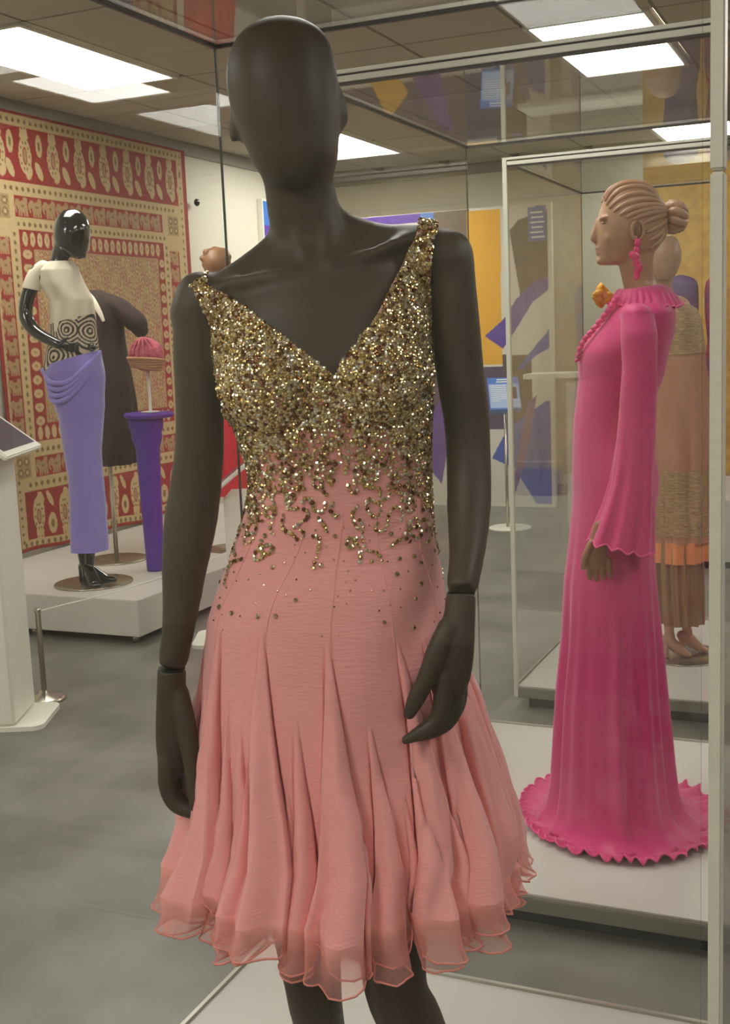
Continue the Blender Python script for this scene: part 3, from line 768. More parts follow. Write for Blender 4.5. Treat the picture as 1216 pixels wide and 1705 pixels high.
hd = [hloft([(1.895, .046, 0, .010, .010), (1.884, .047, 0, .045, .040), (1.866, .048, 0, .066, .056), (1.827, .054, 0, .088, .072), (1.800, .055, 0, .097, .077), (1.775, .052, 0, .0985, .078), (1.745, .050, 0, .097, .075),
             (1.72, .044, 0, .091, .068), (1.70, .036, 0, .080, .058), (1.684, .018, 0, .060, .046), (1.672, .000, 0, .040, .034), (1.667, -.008, 0, .020, .018)], pw=2.1),
      tube([(-.044, 0, 1.786, .009, .008), (-.052, 0, 1.764, .009, .010), (-.057, 0, 1.746, .010, .0125), (-.050, 0, 1.737, .009, .012)], side=(1, 0, 0)),
      ball((-.045, 0, 1.716), (.009, .020, .0055)), ball((-.043, 0, 1.704), (.009, .018, .0065)), ball((-.034, 0, 1.681), (.016, .020, .014)),
      ball((-.036, -.028, 1.797), (.010, .026, .006)), ball((-.036, .028, 1.797), (.010, .026, .006)),
      ball((-.006, -.042, 1.742), (.028, .016, .024)), ball((-.006, .042, 1.742), (.028, .016, .024)),
      tube([(.066, 0, 1.73, .058, .052), (.064, 0, 1.69, .052, .048), (.067, 0, 1.65, .047, .046), (.076, 0, 1.60, .046, .048), (.085, 0, 1.555, .058, .075)]),
      tube([(.085, 0, 1.55, .06, .11), (.07, 0, 1.45, .085, .125), (.03, 0, 1.3, .085, .11), (-.01, 0, 1.1, .095, .13), (-.01, 0, .9, .09, .13), (-.02, 0, .5, .06, .09), (-.02, 0, .03, .03, .04)])]
pb = fuse('body', hd, M['tan'], pm, .0042, 6)
for s in (-1, 1):
    V, F = ball((-.0335, s * .033, 1.783), (.006, .011, .0045)); mesh('eye', V, F, M['tan'], pm, True)
    pts = [(.052 + .017 * math.cos(R(a)), s * .079, 1.755 + .026 * math.sin(R(a)), .0048) for a in range(-70, 250, 20)] + [(.046, s * .077, 1.735, .006)]
    V, F = tube(pts, seg=8, sub=2); e = mesh('ear', V, F, M['tan'], pm, True)
    V, F = ball((.055, s * .074, 1.754), (.012, .006, .020)); mesh('ear_bowl', V, F, M['tandark'], e, True)
HB = MB()
HB.add(*hd[0]); HBV = BVHTree.FromPolygons([Vector(v) for v in HB.V], HB.F); HC = Vector((.05, 0, 1.785))
hair = MB(); bun_dir = Vector((.100, 0, .012)).normalized()
for sd in (-1, 1):
    for k, (x, y, z) in enumerate(((-.030, .008, 1.868), (-.036, .022, 1.856), (-.036, .038, 1.842), (-.026, .052, 1.828), (-.012, .062, 1.814), (.006, .070, 1.802), (.024, .075, 1.793), (.042, .077, 1.786), (.062, .077, 1.772), (.078, .072, 1.752), (.090, .062, 1.728), (.096, .050, 1.706))):
        st_ = (Vector((x, sd * y, z)) - HC).normalized(); pts = []
        for t in np.linspace(0, .97, 12):
            d = st_.lerp(bun_dir, t).normalized(); d = (d + Vector((0, sd * .10, .34 - .03 * k)) * math.sin(math.pi * t) * (1 if k < 9 else .2)).normalized()
            h = HBV.ray_cast(HC + d * .4, -d)
            if h[0] is None: continue
            pts.append((*(h[0] + d * (.0005 + .0010 * math.sin(5 * t + k))), .0052 + .003 * math.sin(math.pi * t), .0042))
        if len(pts) > 4:
            V, F = tube(pts, seg=8, sub=2, side=(0, 0, 1)); hair.add(V, F)
tag(hair.build('hair_strands', M['tan'], pm, True), kind='stuff')
bun = MB()
for k in range(9):
    a = 2 * math.pi * k / 9
    V, F = tube([(.150, .018 * math.cos(a), 1.795 + .018 * math.sin(a), .011), (.168, .040 * math.cos(a), 1.795 + .036 * math.sin(a), .014), (.192, .034 * math.cos(a + .3), 1.794 + .031 * math.sin(a + .3), .013), (.204, .010 * math.cos(a + .5), 1.794 + .010 * math.sin(a + .5), .010)], seg=10, sub=3); bun.add(V, F)
bun.build('hair_bun', M['tan'], pm, True)
def fist(parent, c, sx, m, rot=0.0):
    cx, cy, cz = c
    P = [tube([(cx + .012, cy, cz + .075, .020, .019), (cx + .004, cy, cz + .03, .026, .019), (cx - .002, cy, cz - .01, .032, .018), (cx - .004, cy, cz - .03, .026, .018)])]
    P += fingerset([[(cx - .018, cy - .010 * sx, cz + .03, .011), (cx - .036, cy - .018 * sx, cz - .005, .010), (cx - .042, cy - .018 * sx, cz - .035, .008)]] +
                   [[(cx - .026 + .0195 * k, cy - .004 * sx, cz - .02, .0088), (cx - .024 + .0195 * k, cy - .006 * sx, cz - .060 + .004 * abs(k - 1), .0080), (cx - .018 + .0195 * k, cy + .012 * sx, cz - .078 + .004 * abs(k - 1), .0070)] for k in range(4)])
    return fuse('hand', P, m, parent, .0022, 4)
fist(pm, (-.098, -.205, .868), 1, M['tandark'])
fist(pm, (.120, .205, .868), -1, M['tandark'])
MB().lathe([(.185, 0), (.185, .005), (.182, .007)], (-.01, .02, 0), 56).build('base_plate', M['disc'], pm, True)

gown = thing('gown', O2, 'long hot pink jersey gown with bell sleeves and ruffled train', 'gown', YAW)
rp = np.random.default_rng(17)
gph = rp.uniform(0, 6.28, 8); gfr = [9, 14, 19, 23]
def gfold(th, z):
    q = float(sstep(.95, .15, z)); d = 0
    for k, f in enumerate(gfr): d = d + np.sin(f * th + gph[k] + .6 * np.sin(2 * th + gph[k + 4])) * (.0065, .005, .004, .003)[k]
    return d * (q * 1.1 + .03)
G = garment([(1.598, .030, .125, .055, 0), (1.575, .012, .150, .085, 0), (1.555, -.004, .166, .135, 0), (1.53, -.025, .170, .170, 0), (1.466, -.073, .168, .165, 0), (1.423, -.103, .156, .158, 0), (1.386, -.104, .148, .150, 0), (1.349, -.101, .141, .145, 0), (1.288, -.110, .116, .135, 0), (1.222, -.118, .101, .130, 0),
             (1.161, -.121, .100, .138, 0), (1.065, -.123, .124, .165, 0), (1.004, -.123, .120, .172, 0), (.954, -.127, .108, .172, 0), (.845, -.139, .106, .175, 0), (.746, -.153, .112, .182, 0), (.58, -.163, .126, .192, 0), (.413, -.181, .138, .205, 0),
             (.209, -.195, .154, .222, 0), (.118, -.202, .164, .232, 0), (.06, -.212, .180, .245, 0), (.03, -.225, .205, .265, 0), (.012, -.245, .245, .300, 0)], gfold, 300, 200)
# the train spreads on the deck with a ruffled edge
th = np.linspace(0, 2 * np.pi, 300, endpoint=False)
rt = np.random.default_rng(9); wob = np.interp(np.arange(300), np.arange(0, 301, 1), np.append(noise1(300, 60, rt), 0))
train = []
for k in range(1, 15):
    t = k / 14; e = 1 + .0
    hx = .245 + t * (.025 + .05 * np.clip(np.cos(th), 0, 1) + .025 * np.clip(-np.cos(th), 0, 1)); hy = .300 + .050 * t
    ruff = .010 * t ** 2 * np.sin(46 * th + 1.5 * np.sin(7 * th)) + .010 * t * wob
    zz = .012 + .010 * t ** 1.5 * (1 + np.sin(46 * th + 1.2 + 1.5 * np.sin(7 * th))) + .004 * np.sin(17 * th)
    train.append(np.stack([0 + (hx + ruff) * np.cos(th), (hy + ruff) * np.sin(th), np.maximum(.004, zz)], 1))
G2 = np.concatenate([G, np.array(train)])
gmesh('gown_body', G2, M['hot'], gown)
V, F = pipe_closed(G2[-1], .0035); mesh('ruffle_edge', V, F, M['hotedge'], gown, True)
def sleeve(rows, cuffdrop, name='sleeve'):
    A = np.array(rows, float); n = 60; z = np.linspace(A[0, 0], A[-1, 0], n); nt = 96; th = np.linspace(0, 2 * np.pi, nt, endpoint=False)
    C = [np.interp(-z, -A[:, 0], A[:, k]) for k in range(1, 5)]
    G = np.zeros((n, nt, 3))
    for i in range(n):
        q = float(sstep(1.25, .86, z[i])); d = q * (.007 * np.sin(7 * th + 1) + .004 * np.sin(12 * th))
        cx, hw = (C[0][i] + C[1][i]) / 2, (C[1][i] - C[0][i]) / 2
        G[i, :, 0] = cx + (hw + d) * np.cos(th); G[i, :, 1] = C[3][i] + (C[2][i] + d) * np.sin(th)
        G[i, :, 2] = z[i] - q ** 3 * (cuffdrop * (np.cos(th)) - .006 * np.sin(13 * th))
    o = gmesh(name, G, M['hot'], gown); V, F = pipe_closed(G[-1], .003); mesh('cuff_edge', V, F, M['hotedge'], o, True)
    cap, cf = ball((C[0][0] * .5 + C[1][0] * .5, C[3][0] * .86, A[0, 0] - .004), ((C[1][0] - C[0][0]) / 2, C[2][0] + .018, .034)); mesh('shoulder_cap', cap, cf, M['hot'], o, True)
sleeve([(1.525, -.012, .076, .042, -.158), (1.47, -.020, .080, .050, -.178), (1.38, -.018, .076, .048, -.190), (1.318, -.025, .074, .048, -.195), (1.255, -.030, .072, .048, -.198), (1.173, -.039, .068, .052, -.200), (1.065, -.056, .062, .056, -.203), (.987, -.079, .060, .062, -.205), (.93, -.100, .058, .068, -.206), (.882, -.118, .057, .074, -.207)], .022)
sleeve([(1.525, .030, .135, .042, .158), (1.47, .035, .150, .050, .178), (1.38, .045, .160, .048, .190), (1.28, .050, .165, .048, .196), (1.173, .050, .168, .052, .200), (1.065, .045, .166, .056, .203), (.96, .040, .164, .066, .205), (.895, .035, .162, .074, .207)], -.004)
# ruffled collar
col = []; th = np.linspace(0, 2 * np.pi, 200, endpoint=False)
for k in range(9):
    t = k / 8; ruf = .006 * t ** 4 * np.sin(26 * th + np.sin(3 * th))
    bk = np.clip(np.cos(th - .25), 0, 1)
    hx = .052 + t * .048 * (.75 + .5 * bk); hy = .056 + t * .085
    col.append(np.stack([.080 + (hx + ruf) * np.cos(th), (hy + ruf) * np.sin(th), 1.602 + .006 * np.cos(th) - t * (.020 + .030 * np.abs(np.sin(th)) + .026 * bk) - t * t * .012 + ruf * .6 + .014 * math.sin(t * 3.1)], 1))
gmesh('collar', np.array(col)[::-1], M['hot'], gown); V, F = pipe_closed(col[-1], .003); mesh('collar_edge', V, F, M['hotedge'], gown, True)
fr_ = [(-.006, -.070, 1.572, .008), (-.030, -.062, 1.536, .008), (-.066, -.048, 1.49, .0075), (-.098, -.034, 1.45, .007), (-.112, -.020, 1.40, .006)]
P_ = catmull(fr_, 14); P_[:, 0] += .0035 * np.sin(np.arange(len(P_)) * 1.3)
V, F = tube([tuple(q) for q in P_], seg=8, sub=1); mesh('front_frill', V, F, M['hotedge'], gown, True)
er = thing('earring', (O2[0], O2[1], .10), 'hot pink petal drop earring hanging from the tan mannequin ear', 'earring', YAW)
for k, (x, y, z, rx, rz_, a) in enumerate(((.050, -.086, 1.722, .009, .012, 10), (.047, -.088, 1.700, .008, .012, -20), (.040, -.090, 1.686, .016, .012, 30), (.046, -.088, 1.668, .011, .016, -15), (.052, -.089, 1.650, .010, .016, 25), (.046, -.088, 1.634, .009, .015, 5))):
    V, F = ball((x, y, z), (rx, .004, rz_), Matrix.Rotation(R(a), 3, 'Y'), 12); mesh('petal', V, F, M['earring'], er, True)
fl = thing('flower_pin', (O2[0], O2[1], .10), 'yellow flower pinned at the neckline of the hot pink gown', 'flower', YAW)
for k in range(9):
    a = k * .7; V, F = ball((-.034 + .016 * math.cos(a) - .006, -.030 + .022 * math.sin(a * 1.7), 1.582 + .020 * math.sin(a)), (.017, .013, .010), Matrix.Rotation(a, 3, 'Y'), 10); mesh('petal', V, F, M['yellow'], fl, True)
V, F = ball((-.036, -.036, 1.584), (.012, .012, .012), None, 10); mesh('flower_centre', V, F, M['orange'], fl, True)

# ================================================================ CAPED OUTFIT in the third case
O3 = (-0.8059, 5.2831, 0.10)
cm = thing('mannequin', O3, 'tan mannequin standing in the rear case under the gold cape', 'mannequin', YAW)
hp = [hloft([(1.868, -.055, 0, .012, .012), (1.855, -.055, 0, .045, .05), (1.81, -.062, 0, .070, .078), (1.76, -.064, 0, .074, .085), (1.71, -.066, -.005, .060, .07), (1.675, -.068, -.012, .035, .05)]),
      tube([(-.062, 0, 1.71, .042, .045), (-.066, 0, 1.64, .042, .042), (-.055, 0, 1.57, .07, .06)]),
      tube([(-.005, 0, 1.55, .06, .08), (0, 0, 1.3, .08, .09), (0, 0, 1.0, .09, .10)]),
      tube([(-.03, -.03, .95, .05, .06), (-.035, -.03, .45, .042, .045), (-.045, -.03, .24, .030, .034), (-.050, -.03, .14, .022, .026), (-.045, -.03, .10, .023, .030)]), tube([(.05, .03, .95, .05, .06), (.05, .03, .45, .042, .045), (.05, .03, .24, .030, .034), (.045, .03, .14, .022, .026), (.05, .03, .10, .023, .03)])]
fuse('body', hp, M['tan'], cm, .006, 5)
MB().lathe([(.19, 0), (.19, .005), (.187, .007)], (.03, .02, 0), 48).build('base_plate', M['disc'], cm, True)
for s, (x, y) in (('a', (-.045, -.03)), ('b', (.05, .03))):
    sh_ = thing('shoe', O3, 'nude block heeled shoe on the caped mannequin, ' + ('nearer foot' if s == 'a' else 'farther foot'), 'shoe', YAW)
    V, F = tube([(x - .025, y, .09, .024, .026), (x - .005, y, .085, .026, .027), (x + .03, y, .05, .025, .028), (x + .065, y, .024, .017, .032), (x + .085, y, .017, .010, .022)], side=(0, 0, 1)); mesh('shoe_upper', V, F, M['shoe'], sh_, True)
    V, F = tube([(x - .024, y, .085, .020, .022), (x - .022, y, .045, .015, .018), (x - .022, y, .010, .016, .019)], flat=(False, True)); mesh('heel', V, F, M['shoe'], sh_, True)
cp_ = thing('cape_outfit', O3, 'gold beaded cape over a peach tunic and brown tulle skirt', 'outfit', YAW)
cph = rp.uniform(0, 6.28, 6)
cfold = lambda amp: (lambda th, z: amp * float(sstep(1.5, .6, z)) * (np.sin(8 * th + cph[0]) + .6 * np.sin(13 * th + cph[1]) + .4 * np.sin(19 * th + cph[2])))
gmesh('cape', garment([(1.42, -.100, .108, .10, 0), (1.30, -.104, .120, .115, 0), (1.20, -.106, .133, .125, 0), (1.0, -.112, .138, .13, 0), (.80, -.119, .142, .135, 0), (.54, -.122, .144, .14, 0)], cfold(.006)), M['cape'], cp_)
gmesh('sequin_yoke', garment([(1.592, -.082, -.020, .045, 0), (1.575, -.078, .040, .07, 0), (1.55, -.085, .080, .095, 0), (1.50, -.092, .100, .105, 0), (1.41, -.102, .112, .108, 0), (1.36, -.103, .116, .112, 0)], cfold(.003)), M['capegold'], cp_)
gmesh('beaded_border', garment([(.86, -.121, .140, .136, 0), (.70, -.123, .145, .140, 0), (.57, -.125, .147, .143, 0)], cfold(.006)), M['capegold'], cp_)
gmesh('orange_hem', garment([(.545, -.119, .120, .138, 0), (.45, -.121, .120, .140, 0)], cfold(.005)), M['orange'], cp_)
gmesh('tulle_skirt', garment([(.56, -.112, .100, .12, 0), (.40, -.116, .104, .13, 0), (.17, -.104, .106, .14, 0)], lambda th, z: .010 * (np.sin(15 * th) + .5 * np.sin(27 * th + 1))), M['tulle'], cp_)

# ================================================================ LEFT PLATFORM
PZ = .245
pf = thing('platform', (-5.10, 5.12, 0), 'low white platform carrying the violet skirt mannequin below the tapestry', 'platform')
MB().box((0, 0, .045), (1.50, 3.35, PZ), .004).build('platform_body', M['deck'], pf)
for x, y in ((.06, .06), (1.43, .06), (.75, .06), (.06, 3.28), (1.43, 3.28), (1.43, 1.6)):
    MB().lathe([(.018, 0), (.018, .045)], (x, y, 0), 14).build('foot', M['chrome'], pf, True)

# ---- the tapestry, printed cloth hung on the left wall
TY0, TY1, TZ0, TZ1 = 5.95, 8.29, .262, 3.09
ny, nz = 330, 400
yy = np.linspace(TY0, TY1, ny); zz = np.linspace(TZ0, TZ1, nz); Yg, Zg = np.meshgrid(yy, zz)
RED, CRM, OLV, TANC = np.array(lin(142, 24, 24)), np.array(lin(190, 165, 118)), np.array(lin(118, 94, 56)), np.array(lin(164, 132, 92))
colr = np.tile(RED, (nz, ny, 1))
def fill(mask, c): colr[mask] = c
rect = lambda a, b, c, d: (Yg >= a) & (Yg <= b) & (Zg >= c) & (Zg <= d)
def ell(cy, cz, ry, rz_, rot=0.0):
    u, v = Yg - cy, Zg - cz; c, s = math.cos(rot), math.sin(rot); uu, vv = u * c + v * s, -u * s + v * c
    return (uu / ry) ** 2 + (vv / rz_) ** 2 < 1
def dots_h(y0, y1, z, n, r=.014):
    for k in range(n): fill(ell(y0 + (k + .5) * (y1 - y0) / n, z, r, r), OLV)
def dots_v(y, z0, z1, n, r=.014):
    for k in range(n): fill(ell(y, z0 + (k + .5) * (z1 - z0) / n, r, r), OLV)
fill(rect(5.985, 8.24, .29, 3.07), CRM)                                   # cream border
dots_h(6.0, 8.24, 3.035, 40); dots_h(6.0, 8.24, .305, 36, .016); dots_v(6.01, .3, 3.0, 46, .012); dots_v(8.20, .3, 3.0, 46, .012)
fill(rect(6.05, 8.16, 2.655, 3.00), RED); fill(rect(6.06, 8.16, .335, .67), RED)   # paisley bands
def paisley(cy, cz, f=1.0, flip=1):
    fill(ell(cy, cz - .01 * flip, .062, .115 * f), CRM); fill(ell(cy + .03, cz - flip * .115, .030, .045, -.5 * flip), CRM); fill(ell(cy, cz + flip * .115, .042, .028), CRM)
    fill(ell(cy - .025, cz + flip * .135, .012, .030), CRM); fill(ell(cy + .025, cz + flip * .135, .012, .030), CRM); fill(ell(cy, cz + flip * .14, .012, .035), CRM)
    fill(ell(cy, cz - .01, .024, .055), RED * 1.1); fill(ell(cy, cz - .01, .016, .043), TANC)
    for a in range(10): fill(ell(cy + .042 * math.cos(a * .628), cz - .01 + .085 * math.sin(a * .628), .008, .009), OLV)
for k in range(8): paisley(6.06 + .285 * k + (0 if k else .03), 2.835)
for k in range(8):
    fill(ell(6.205 + .285 * k, 2.90, .032, .072), CRM); fill(ell(6.205 + .285 * k, 2.90, .012, .03), OLV); fill(ell(6.19 + .285 * k, 2.74, .030, .062, .5), CRM)
for k in range(8): paisley(6.20 + .275 * k, .50, 1, -1)
for k in range(7): fill(ell(6.335 + .275 * k, .43, .045, .075), CRM); fill(ell(6.335 + .275 * k, .43, .018, .03), OLV); fill(ell(6.325 + .275 * k, .60, .022, .06, .5), CRM)
fill(rect(6.20, 7.91, 2.435, 2.57), RED); fill(rect(6.20, 7.91, .755, .89), RED)   # elephant bands
def beast(cy, cz, s=1.0, c=TANC):
    fill(ell(cy, cz - .005, .050 * s, .038 * s), c); fill(ell(cy - .048 * s, cz + .020 * s, .026 * s, .026 * s), c); fill(ell(cy + .03 * s, cz + .035 * s, .022 * s, .022 * s), c)
    for dx in (-.035, -.012, .014, .038): fill(rect(cy + dx * s - .009 * s, cy + dx * s + .009 * s, cz - .062 * s, cz), c)
    fill(ell(cy - .072 * s, cz - .01 * s, .010 * s, .034 * s, .3), c); fill(ell(cy, cz, .014, .010), OLV)
for k in range(12): beast(6.28 + .141 * k, 2.505); beast(6.28 + .141 * k, .825)
dots_h(6.1, 8.1, 2.612, 36); dots_h(6.2, 7.95, 2.39, 32); dots_h(6.1, 8.1, .71, 32, .016); dots_h(6.2, 7.95, .93, 30, .016)
for y0 in (6.0, 7.99):
    fill(rect(y0, y0 + .135, 1.02, 2.30), RED)
    for k in range(10): beast(y0 + .072, 1.10 + .128 * k, .95)
    for z0 in (2.42, .76):
        fill(rect(y0, y0 + .15, z0, z0 + .15), TANC)
        for a in (.04, .11):
            for b in (.04, .11): fill(ell(y0 + a, z0 + b, .028, .028), OLV); fill(ell(y0 + a, z0 + b, .014, .014), CRM)
fill(rect(6.13, 6.225, .93, 2.36), CRM); fill(rect(7.905, 7.985, .93, 2.36), CRM); dots_v(6.178, .95, 2.35, 26); dots_v(7.945, .95, 2.35, 26)
fill(rect(6.225, 7.905, .985, 2.355), RED)
for k in range(22): fill(ell(6.28 + .0735 * k, 2.298, .026, .046), CRM); fill(ell(6.28 + .0735 * k, 2.298, .010, .016), TANC); fill(ell(6.28 + .0735 * k, 1.04, .026, .046), CRM)
for k in range(13):
    for y0 in (6.292, 7.865): fill(ell(y0, 2.20 - .090 * k, .046 if y0 < 7 else .034, .030), CRM); fill(ell(y0, 2.20 - .090 * k, .016, .010), TANC)
fill(rect(6.36, 7.82, 1.10, 2.235), TANC)
rt = np.random.default_rng(4); ce = rect(6.37, 7.81, 1.11, 2.225)
sp = (np.sin(Yg * 95 + 2.5 * np.sin(Zg * 60)) * np.sin(Zg * 88 + 2.5 * np.sin(Yg * 70))); colr[ce & (sp > .38)] = lin(158, 92, 76); colr[ce & (sp < -.42)] = lin(168, 142, 88); colr[ce & (np.abs(sp) < .06)] = lin(208, 184, 140)
wave = .012 * np.sin(Yg * 5.5 + .6) * sstep(2.2, .3, Zg) + .006 * np.sin(Yg * 13) * sstep(1.2, .3, Zg)
Vt = np.stack([WX + .030 + wave + .0 * Yg, Yg, Zg - .012 * np.sin(Yg * 7) * sstep(.8, .26, Zg) + .012 * sstep(.5, .26, Zg)], -1).reshape(-1, 3)
tp = mesh('tapestry', Vt, gridfaces(nz, ny)[:, ::-1], M['print_'], None, True, colr.reshape(-1, 3))
so = tp.modifiers.new('s', 'SOLIDIFY'); so.thickness = .006
tag(tp, 'large red and cream block-printed tapestry hanging on the left wall', 'tapestry')

# ---- violet skirt mannequin, seen from behind, head turned right
O4 = (-4.1442, 5.4414, PZ)
vm = thing('mannequin', O4, 'glossy black mannequin with hand on hip on the white platform, head turned right', 'mannequin', YAW)
P = [hloft([(2.100, .056, 0, .012, .012), (2.088, .056, 0, .050, .05), (2.05, .054, 0, .083, .085), (2.00, .052, 0, .098, .098), (1.95, .048, 0, .100, .10), (1.90, .050, 0, .088, .088), (1.865, .060, -.0, .066, .07), (1.838, .078, .0, .038, .045), (1.830, .080, 0, .012, .012)], pw=2.15),
     ball((.128, -.02, 1.93), (.020, .018, .026)),
     tube([(.005, 0, 1.91, .060, .06), (-.020, 0, 1.86, .050, .05), (-.035, 0, 1.82, .047, .05), (-.050, 0, 1.78, .06, .06)]),
     hloft([(1.80, -.06, 0, .05, .05), (1.775, -.06, 0, .10, .07), (1.72, -.045, 0, .118, .09), (1.60, .018, 0, .112, .09), (1.45, .012, 0, .105, .085), (1.30, -.005, 0, .135, .10), (1.15, -.002, 0, .150, .11), (.9, .02, 0, .11, .1), (.5, .02, 0, .08, .08)]),
     tube([(-.150, -.02, 1.765, .045, .05), (-.190, -.03, 1.69, .042, .045), (-.222, -.04, 1.60, .038, .04), (-.226, -.05, 1.52, .039, .04), (-.185, -.075, 1.455, .036, .036), (-.120, -.105, 1.41, .032, .032), (-.040, -.13, 1.37, .028, .028)]),
     tube([(.0, .04, 1.74, .05, .05), (.055, .09, 1.66, .042, .045), (.08, .12, 1.55, .035, .038), (.09, .12, 1.43, .033, .034), (.11, .02, 1.36, .028, .028), (.13, -.08, 1.345, .024, .024)]),
     tube([(-.01, .02, .45, .045, .05), (-.025, .0, .28, .040, .045), (-.035, .02, .19, .03, .035), (-.03, .02, .12, .027, .034)]), tube([(.05, -.02, .45, .045, .05), (.04, -.03, .28, .040, .045), (.02, -.03, .19, .031, .035), (.015, -.03, .12, .028, .034)]),
     tube([(-.045, .03, .09, .024, .028), (-.010, .03, .085, .032, .034), (.045, .025, .05, .028, .036), (.10, .02, .022, .020, .038), (.145, .02, .018, .012, .028)], side=(0, 0, 1)),
     tube([(-.008, -.05, .10, .024, .028), (.015, -.055, .085, .032, .034), (.040, -.09, .05, .028, .036), (.058, -.125, .022, .020, .038), (.066, -.150, .017, .012, .028)], side=(0, 0, 1)),
     tube([(-.048, .03, .10, .020, .022), (-.052, .03, .01, .016, .018)]), tube([(-.010, -.045, .10, .020, .022), (-.016, -.040, .01, .016, .018)])]
P += fingerset([[(-.04, -.13, 1.372, .024), (.0, -.132, 1.362, .022)]] + [[(.0, -.135, 1.375 - .012 * k, .0095), (.035, -.137, 1.37 - .013 * k, .009), (.066, -.132, 1.366 - .013 * k, .0075)] for k in range(4)] + [[(-.02, -.14, 1.38, .010), (.005, -.15, 1.395, .009), (.02, -.15, 1.402, .007)]])
fuse('body', P, M['black'], vm, .0058, 5)
MB().lathe([(.225, 0), (.225, .006), (.222, .009)], (.02, .01, 0), 56).build('base_plate', M['disc'], vm, True)
vo = thing('outfit', O4, 'cream draped top, black swirl waist and violet velvet skirt on the black mannequin', 'outfit', YAW)
gmesh('cream_top', garment([(1.822, -.100, .030, .055, 0), (1.800, -.140, .050, .075, 0), (1.775, -.165, .072, .095, 0), (1.70, -.150, .095, .108, 0), (1.61, -.105, .140, .110, 0), (1.53, -.105, .143, .108, 0), (1.44, -.112, .133, .104, 0)],
      lambda th, z: .004 * np.sin(6 * th + z * 14) + .003 * np.sin(9 * th - 20 * z)), M['cream'], vo)
V, F = tube([(-.120, -.01, 1.785, .045, .055), (-.160, -.02, 1.745, .048, .056), (-.185, -.03, 1.69, .050, .055), (-.190, -.032, 1.672, .050, .055)], flat=(False, True)); mesh('short_sleeve', V, F, M['cream'], vo, True)
G = garment([(1.50, -.110, .146, .110, 0), (1.45, -.114, .146, .112, 0), (1.39, -.132, .146, .115, 0), (1.31, -.152, .150, .124, 0), (1.245, -.166, .158, .128, 0), (1.19, -.160, .158, .128, 0)], None, 260, 90)
zz_ = G[..., 2]; xx_ = G[..., 0]; yf = np.arctan2(G[..., 1], G[..., 0]) * .13
f1 = np.hypot(yf + .06, (zz_ - 1.42) * 1.0); f2 = np.hypot(yf + .29, zz_ - 1.30); f3 = np.hypot(yf + .20, zz_ - 1.44)
fld = np.minimum(np.minimum(f1, f2), f3) + .012 * np.sin(zz_ * 40 + yf * 18)
st = np.sin(fld * 250) > .05
cc = np.where(st[..., None], np.array(lin(32, 27, 26)), np.array(lin(212, 194, 168)))
sl = np.arange(90)[:, None] / 89; G[..., 2] += .030 * np.clip(xx_ / .15, -1, 1) * (1 - sl)
mesh('swirl_waist', G.reshape(-1, 3), gridfaces(90, 260, True)[:, ::-1], M['print_'], vo, True, cc.reshape(-1, 3))
G = garment([(1.318, -.150, .166, .128, 0), (1.27, -.170, .170, .134, 0), (1.24, -.174, .170, .138, 0), (1.15, -.152, .168, .140, 0), (1.021, -.120, .160, .130, 0), (.957, -.102, .150, .120, 0), (.763, -.090, .122, .105, 0), (.629, -.076, .121, .10, 0), (.498, -.080, .123, .10, 0), (.30, -.092, .120, .105, 0), (.195, -.096, .118, .108, 0)],
            lambda th, z: .004 * np.sin(5 * th + 1) * float(sstep(.8, .2, z)) + .006 * float(sstep(1.0, 1.25, z)) * np.sin(26 * (z + .10 * np.cos(th))), 200, 140)
tl_ = np.clip(1 - np.arange(140) / 22, 0, 1)[:, None]; G[..., 2] += tl_ * (.038 * G[..., 0] / .16 - .028)
gmesh('violet_skirt', G, M['violet'], vo)
for k in range(4):
    t0 = k * .028
    V, F = tube([(-.168 + .01 * k, -.03, 1.235 - t0 * .5, .007, .012), (-.10, -.125, 1.165 - t0 * 1.2, .008, .014), (.0, -.142, 1.165 - t0, .008, .014), (.10, -.118, 1.245 - t0 * .6, .008, .014), (.160, -.03, 1.318 - t0 * .2, .006, .010)], seg=10, sub=5, side=(0, 1, 0)); mesh('drape_fold', V, F, M['violet'], vo, True)

# ---- dark brown gown on a stand behind
O5 = (-4.428, 6.108, PZ)
bg = thing('gown_stand', O5, 'steel pole stand with round base holding the dark brown gown', 'stand', YAW)
MB().lathe([(.014, .008), (.014, 1.5)], (0, 0, 0), 16).build('pole', M['chrome'], bg, True)
MB().lathe([(.20, 0), (.20, .006), (.197, .009)], (.0, 0, 0), 48).build('base_plate', M['disc'], bg, True)
bw = thing('gown', O5, 'dark brown brocade gown with one puffed sleeve behind the violet skirt mannequin', 'gown', YAW)
gmesh('gown_body', garment([(1.69, -.07, .03, .05, 0), (1.66, -.11, .08, .09, 0), (1.60, -.12, .13, .12, 0), (1.50, -.12, .15, .13, 0), (1.38, -.11, .15, .13, 0), (1.25, -.10, .165, .14, 0), (1.0, -.10, .19, .16, 0), (.80, -.09, .19, .17, 0), (.615, -.11, .165, .17, 0)],
      lambda th, z: .010 * float(sstep(1.3, .7, z)) * (np.sin(7 * th) + .5 * np.sin(12 * th + 1))), M['brown'], bw)
V, F = tube([(.05, -.02, 1.62, .055, .06), (.13, -.04, 1.575, .065, .07), (.20, -.06, 1.52, .066, .072), (.245, -.07, 1.475, .064, .07), (.262, -.075, 1.44, .050, .055)]); mesh('puffed_sleeve', V, F, M['brown'], bw, True)
V, F = tube([(-.11, .0, 1.60, .055, .06), (-.17, .0, 1.50, .065, .07), (-.20, .0, 1.40, .055, .06)]); mesh('puffed_sleeve', V, F, M['brown'], bw, True)
